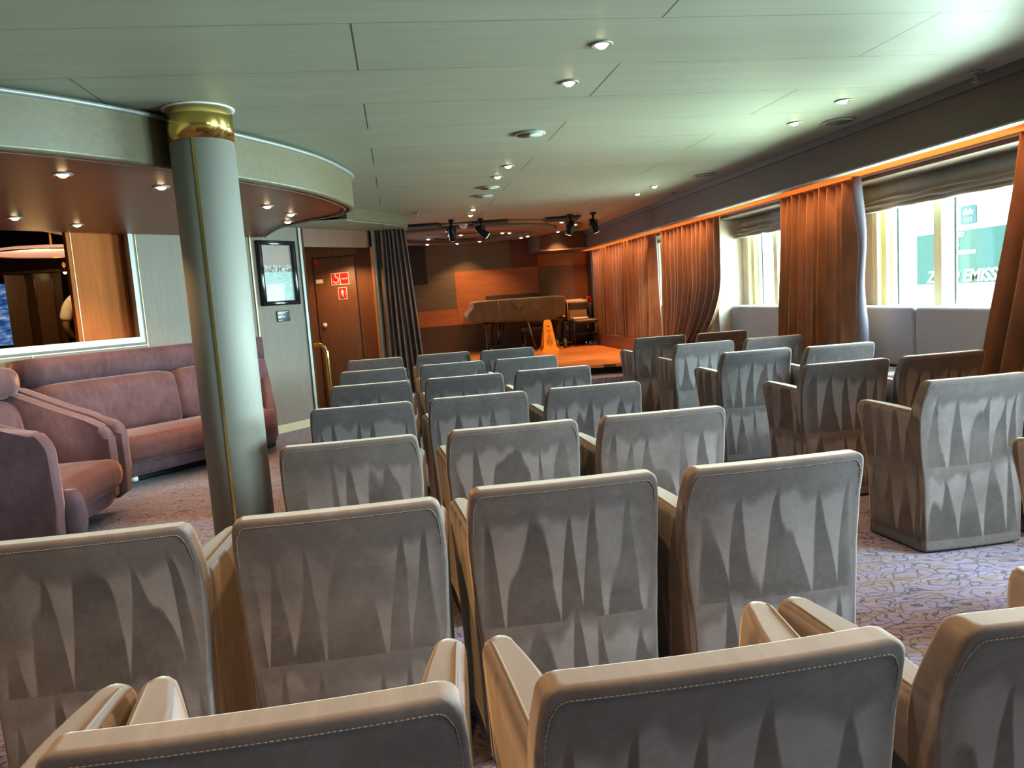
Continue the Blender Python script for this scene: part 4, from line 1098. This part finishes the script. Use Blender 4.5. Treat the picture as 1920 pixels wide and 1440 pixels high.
# ================================================================== PERSON beyond the interior window
def person():
    px, py, zf = -3.555, 9.55, .17
    t = empty('person', (px, py, zf), 'person in a white short-sleeved shirt and pale trousers seen from behind beyond the interior window', 'person')
    skin = plain('skin', (.36,.20,.13), .5)
    def skinmesh(name, verts, edges, rad, mat, sub=2, root=0):
        me = bpy.data.meshes.new(name); me.from_pydata([(x+px-0, y+py, z+zf) for x, y, z in verts], [], []); me.clear_geometry()
        me.from_pydata([tuple(v) for v in verts], edges, [])
        o = bpy.data.objects.new(name, me); lnk(o); o.parent = t; me.materials.append(mat)
        md = o.modifiers.new('skin', 'SKIN'); md.use_smooth_shade = True
        sv = me.skin_vertices
        if not sv: 
            bm_ = bmesh.new(); bm_.from_mesh(me); bm_.verts.layers.skin.verify(); bm_.to_mesh(me); bm_.free(); sv = me.skin_vertices
        for i, r in enumerate(rad):
            sv[0].data[i].radius = (r, r) if not isinstance(r, tuple) else r
            sv[0].data[i].use_root = (i == root)
        md = o.modifiers.new('sub', 'SUBSURF'); md.levels = sub; md.render_levels = sub
        return o
    V, E, R_ = [], [], []
    def chain(pts, start=None):
        prev = start
        for p, r in pts:
            V.append(p); R_.append(r); i = len(V)-1
            if prev is not None: E.append((prev, i))
            prev = i
        return prev
    pel = chain([((0,0,.92),(.15,.10))])
    chest = chain([((0,.0,1.06),(.135,.095)), ((0,-.01,1.22),(.155,.11)), ((0,-.005,1.36),(.14,.09))], pel)
    head = chain([((0,0,1.46),.052), ((0,.02,1.53),.062), ((0,.035,1.60),(.074,.088)), ((0,.035,1.68),(.072,.085)), ((0,.03,1.725),.045)], chest)
    for s in (-1, 1):
        # arm hangs and bends forward at the elbow, five fingers
        w = chain([((s*.15,0,1.385),.062), ((s*.205,-.005,1.33),.055), ((s*.25,-.01,1.18),.045), ((s*.265,.0,1.08),.040), ((s*.25,.09,.97),.034), ((s*.22,.20,.90),.026)], chest)
        palm = chain([((s*.212,.235,.885),(.034,.016)), ((s*.205,.275,.872),(.036,.014))], w)
        for q, (dx, ln) in enumerate(((-.026,.066),(-.009,.078),(.009,.072),(.026,.056))):
            chain([((s*.205+dx*.9,.295,.866+.002*q),.0095), ((s*.205+dx*1.05,.295+ln*.55,.858),.009), ((s*.205+dx*1.05,.295+ln*.85,.835),.008)], palm)
        chain([((s*.212-s*.032,.25,.876),.011), ((s*.212-s*.052,.285,.868),.010), ((s*.212-s*.056,.312,.862),.008)], w)
        f = chain([((s*.095,0,.84),.095), ((s*.10,.005,.66),.078), ((s*.10,.012,.49),.058), ((s*.102,-.01,.32),.056), ((s*.102,-.01,.10),.040), ((s*.102,-.02,.045),.040), ((s*.108,.06,.03),.038), ((s*.112,.14,.022),.030)], pel)
    body = skinmesh('body', V, E, R_, skin)
    # facial features on the far side, hair, clothes
    b = B(); b.sphere((0,.125,1.60), (.012,.02,.018)); b.sphere((-.078,.03,1.60), (.010,.018,.028)); b.sphere((.078,.03,1.60), (.010,.018,.028)); b.make('nose_and_ears', skin, t, local=True)
    b = B()
    for s in (-1, 1): b.sphere((s*.03,.112,1.635), (.012,.008,.007))
    b.make('eyes', WHITE, t, local=True)
    b = B(); b.sphere((0,.12,1.555), (.024,.006,.006)); b.make('mouth', plain('lips', (.35,.12,.10), .5), t, local=True)
    b = B(); b.sphere((0,.012,1.665), (.088,.098,.085)); b.make('hair', plain('hair_dark', (.02,.014,.01), .6), t, local=True)
    shirt = plain('shirt_white', (.80,.74,.64), .8)
    sv, se, sr = [], [], []
    sv += [(0,0,.93),(0,0,1.06),(0,-.01,1.22),(0,-.005,1.36),(0,0,1.43)]; sr += [(.168,.118),(.158,.114),(.176,.126),(.155,.105),(.068,.066)]; se += [(0,1),(1,2),(2,3),(3,4)]
    for s in (-1, 1):
        i = len(sv); sv += [(s*.155,0,1.385),(s*.21,-.005,1.33),(s*.248,-.01,1.21),(s*.256,-.008,1.15)]; sr += [.074,.072,.070,.070]; se += [(3,i),(i,i+1),(i+1,i+2),(i+2,i+3)]
    skinmesh('shirt', sv, se, sr, shirt, root=0)
    tv = [(0,0,.95),(0,0,.90)]; tr = [(.162,.115),(.165,.118)]; te = [(0,1)]
    for s in (-1, 1):
        i = len(tv); tv += [(s*.095,0,.82),(s*.10,.005,.66),(s*.10,.012,.49),(s*.102,-.01,.30),(s*.102,-.01,.09)]; tr += [.108,.096,.08,.076,.07]; te += [(1,i),(i,i+1),(i+1,i+2),(i+2,i+3),(i+3,i+4)]
    skinmesh('trousers', tv, te, tr, plain('trousers_beige', (.55,.45,.33), .8), root=0)
    b = B(); b.lathe([(.166,.0),(.170,.0),(.170,.035),(.166,.035)], (0,0,0), 28, caps=False)
    bmesh.ops.transform(b.bm, matrix=Matrix.Translation((0,0,.925)) @ Matrix.Diagonal((1.0,.74,1,1)), verts=list(b.bm.verts)); b.make('belt', plain('belt', (.05,.03,.02), .5), t, local=True)
    for s in (-1, 1):
        b = B(); L = [[(qx, qy, z) for qx, qy in rrect(s*.108, .05, w_, l_, .03, 4)] for z, w_, l_ in ((.0,.045,.13),(.025,.047,.132),(.06,.044,.11),(.085,.040,.07))]
        b.loft(L); b.make('shoe', BLACK, t, local=True)
person()

# ================================================================== OUTSIDE: ship side with painted sign
HX = 9.0
hull = empty('ship_side', (HX, 10, -2), 'white ship side outside the nearer window with a big green painted panel', 'ship')
b = B(); b.box(HX, HX+.6, 6.5, 12.95, -2.0, 3.2); b.make('hull', plain('hull_white', (.86,.88,.88), .5), hull)
b = B(); b.box(HX-.02, HX, 7.0, 12.20, .955, 1.79); b.make('painted_panel', plain('hull_teal', (.014,.090,.078), .5, var=.15, scale=6), hull, label='green painted panel')
b = B(); b.box(HX-.02, HX, 7.0, 12.20, -1.0, .585); b.make('painted_band', plain('hull_teal_low', (.02,.115,.105), .5, var=.15, scale=6), hull, label='lower green painted band')
def text(s, size, y, z, parent, mat, shear=0.0, name='lettering', sx=1.0):
    c = bpy.data.curves.new(name, 'FONT'); c.body = s; c.size = size; c.extrude = .006; c.shear = shear; c.offset = size*.016
    o = bpy.data.objects.new(name, c); lnk(o); c.materials.append(mat)
    M = Matrix(((0,0,-1,HX-.028),(-1,0,0,y),(0,1,0,z),(0,0,0,1))) @ Matrix.Diagonal((sx,1,1,1))
    o.matrix_world = M
    dg = bpy.context.evaluated_depsgraph_get(); me = bpy.data.meshes.new_from_object(o.evaluated_get(dg))
    bpy.data.objects.remove(o); bpy.data.curves.remove(c)
    me.transform(M @ Matrix()); me.transform(Matrix.Translation(-Vector(parent.location)))
    o = bpy.data.objects.new(name, me); lnk(o); o.parent = parent; o['label'] = 'white lettering'
    if not me.materials: me.materials.append(mat)
    return o
HW_ = plain('hull_letter_white', (.9,.92,.92), .5)
text('ZERO EMISSIONS', .275, 11.93, .985, hull, HW_, .22, sx=1.05)
text('RNO', .105, 11.30, 1.695, hull, HW_)
text('O', .095, 11.30, 1.595, hull, HW_)
text('NT', .095, 11.30, 1.505, hull, HW_)
for (y0, y1) in ((11.31,11.10),(11.08,10.93),(10.90,10.83)):
    b = B(); b.box(HX-.03, HX-.021, y1, y0, 1.415, 1.475); b.make('lettering', HW_, hull)
b = B(); L = [[(x, py, pz) for py, pz in rrect(10.985, 2.02, .165, .145, .04, 4)] for x in (HX-.02, HX)]; b.loft(L, smooth=False); o = b.make('square_emblem', plain('emblem_teal', (.012,.085,.10), .5), hull, label='small rounded teal emblem with pale marks')
b = B()
for q in range(5): b.box(HX-.026, HX-.021, 11.09-q*.045-.03, 11.09-q*.045, 2.03, 2.03+(.09 if q % 2 else .06))
for q in range(4): b.box(HX-.026, HX-.021, 11.07-q*.05-.012, 11.07-q*.05, 1.91, 1.985)
b.make('emblem_marks', HW_, o)
# distant pale harbour buildings
for i, (x, y0, y1, z1, lb) in enumerate(((30, 46, 54, 2.4, 'pale distant harbour building with rows of windows seen left of the green panel'), (34, 40.5, 45.5, 4.6, 'taller pale distant building just left of the green panel'))):
    t = empty('harbour_building', (x, y0, -3), lb, 'building')
    b = B(); b.box(x, x+4, y0, y1, -3, z1); b.make('walls', plain('building_pale_%d' % i, (.62,.55,.50), .8), t)
    for a in range(int((y1-y0)/1.1)):
        for r_ in range(2):
            b = B(); b.box(x-.05, x, y0+.4+a*1.1, y0+.95+a*1.1, z1-1.0-r_*1.3, z1-.35-r_*1.3); b.make('window', plain('building_window', (.25,.25,.26), .3), t)
b = B(); b.box(4.6, 60, -30, 90, -3.2, -3.0); b.make('ground_quay', plain('quay', (.55,.54,.52), .8), kind='structure')

# ================================================================== LIGHT
W = bpy.data.worlds.new('World'); S.world = W; W.use_nodes = True
nt = W.node_tree; bg = nt.nodes['Background']
bg.inputs[0].default_value = (.86, .96, 1.0, 1); bg.inputs[1].default_value = 5.0
DAY = (.70, .87, 1.0)
for (y0, y1), pw in zip(OPEN, (50, 400, 300, 140, 40, 12)):
    lamp('daylight', (WX+.30, (y0+y1)/2, 1.42), DAY, pw, size=(.9, y1-y0-.1), rot=(0, math.radians(68), 0)).data.spread = math.radians(125)
    lamp('quay_bounce', (WX+.42, (y0+y1)/2, 1.15), (.86, 1.0, .88), pw*(.12 if y0 < 3 else .6), size=(.8, y1-y0-.1), rot=(0, math.radians(125), 0))
for y0, ln in ((3.2,1.6),(6.2,1.25),(9.13,1.9),(11.9,3.2)): lamp('cove_glow', (3.415, y0, 1.96), (1,.45,.16), 10*ln, size=(.16, ln), rot=(0,0,0)).data.spread = math.radians(115)
lamp('bar_glow', (-3.7, 8.8, 1.95), WARM, 14, r=.15)

cam = bpy.data.cameras.new('camera'); co = bpy.data.objects.new('camera', cam); lnk(co)
yaw, pit, rol, F = .14129748, .11446698, -.07008332, 1427.7
cy, sy, cp, sp_ = math.cos(yaw), math.sin(yaw), math.cos(pit), math.sin(pit)
fw = Vector((sy*cp, cy*cp, -sp_)); rr = Vector((cy, -sy, 0)); uu = rr.cross(fw)
c_, s_ = math.cos(rol), math.sin(rol)
r2 = rr*c_ + uu*s_; u2 = -rr*s_ + uu*c_
M = Matrix(((r2.x, u2.x, -fw.x, 0), (r2.y, u2.y, -fw.y, 0), (r2.z, u2.z, -fw.z, 1.25), (0,0,0,1)))
co.matrix_world = M
cam.sensor_width = 36; cam.lens = F/1920*36; cam.clip_start = .02
S.camera = co
S.view_settings.view_transform = 'Standard'; S.view_settings.look = 'None'; S.view_settings.gamma = 1
S.view_settings.use_curve_mapping = False; S.view_settings.exposure = 0.5
S.cycles.use_denoising = True
S.cycles.max_bounces = 8; S.cycles.diffuse_bounces = 4; S.cycles.transparent_max_bounces = 12
S.cycles.sample_clamp_indirect = 6
S.cycles.caustics_reflective = False; S.cycles.caustics_refractive = False
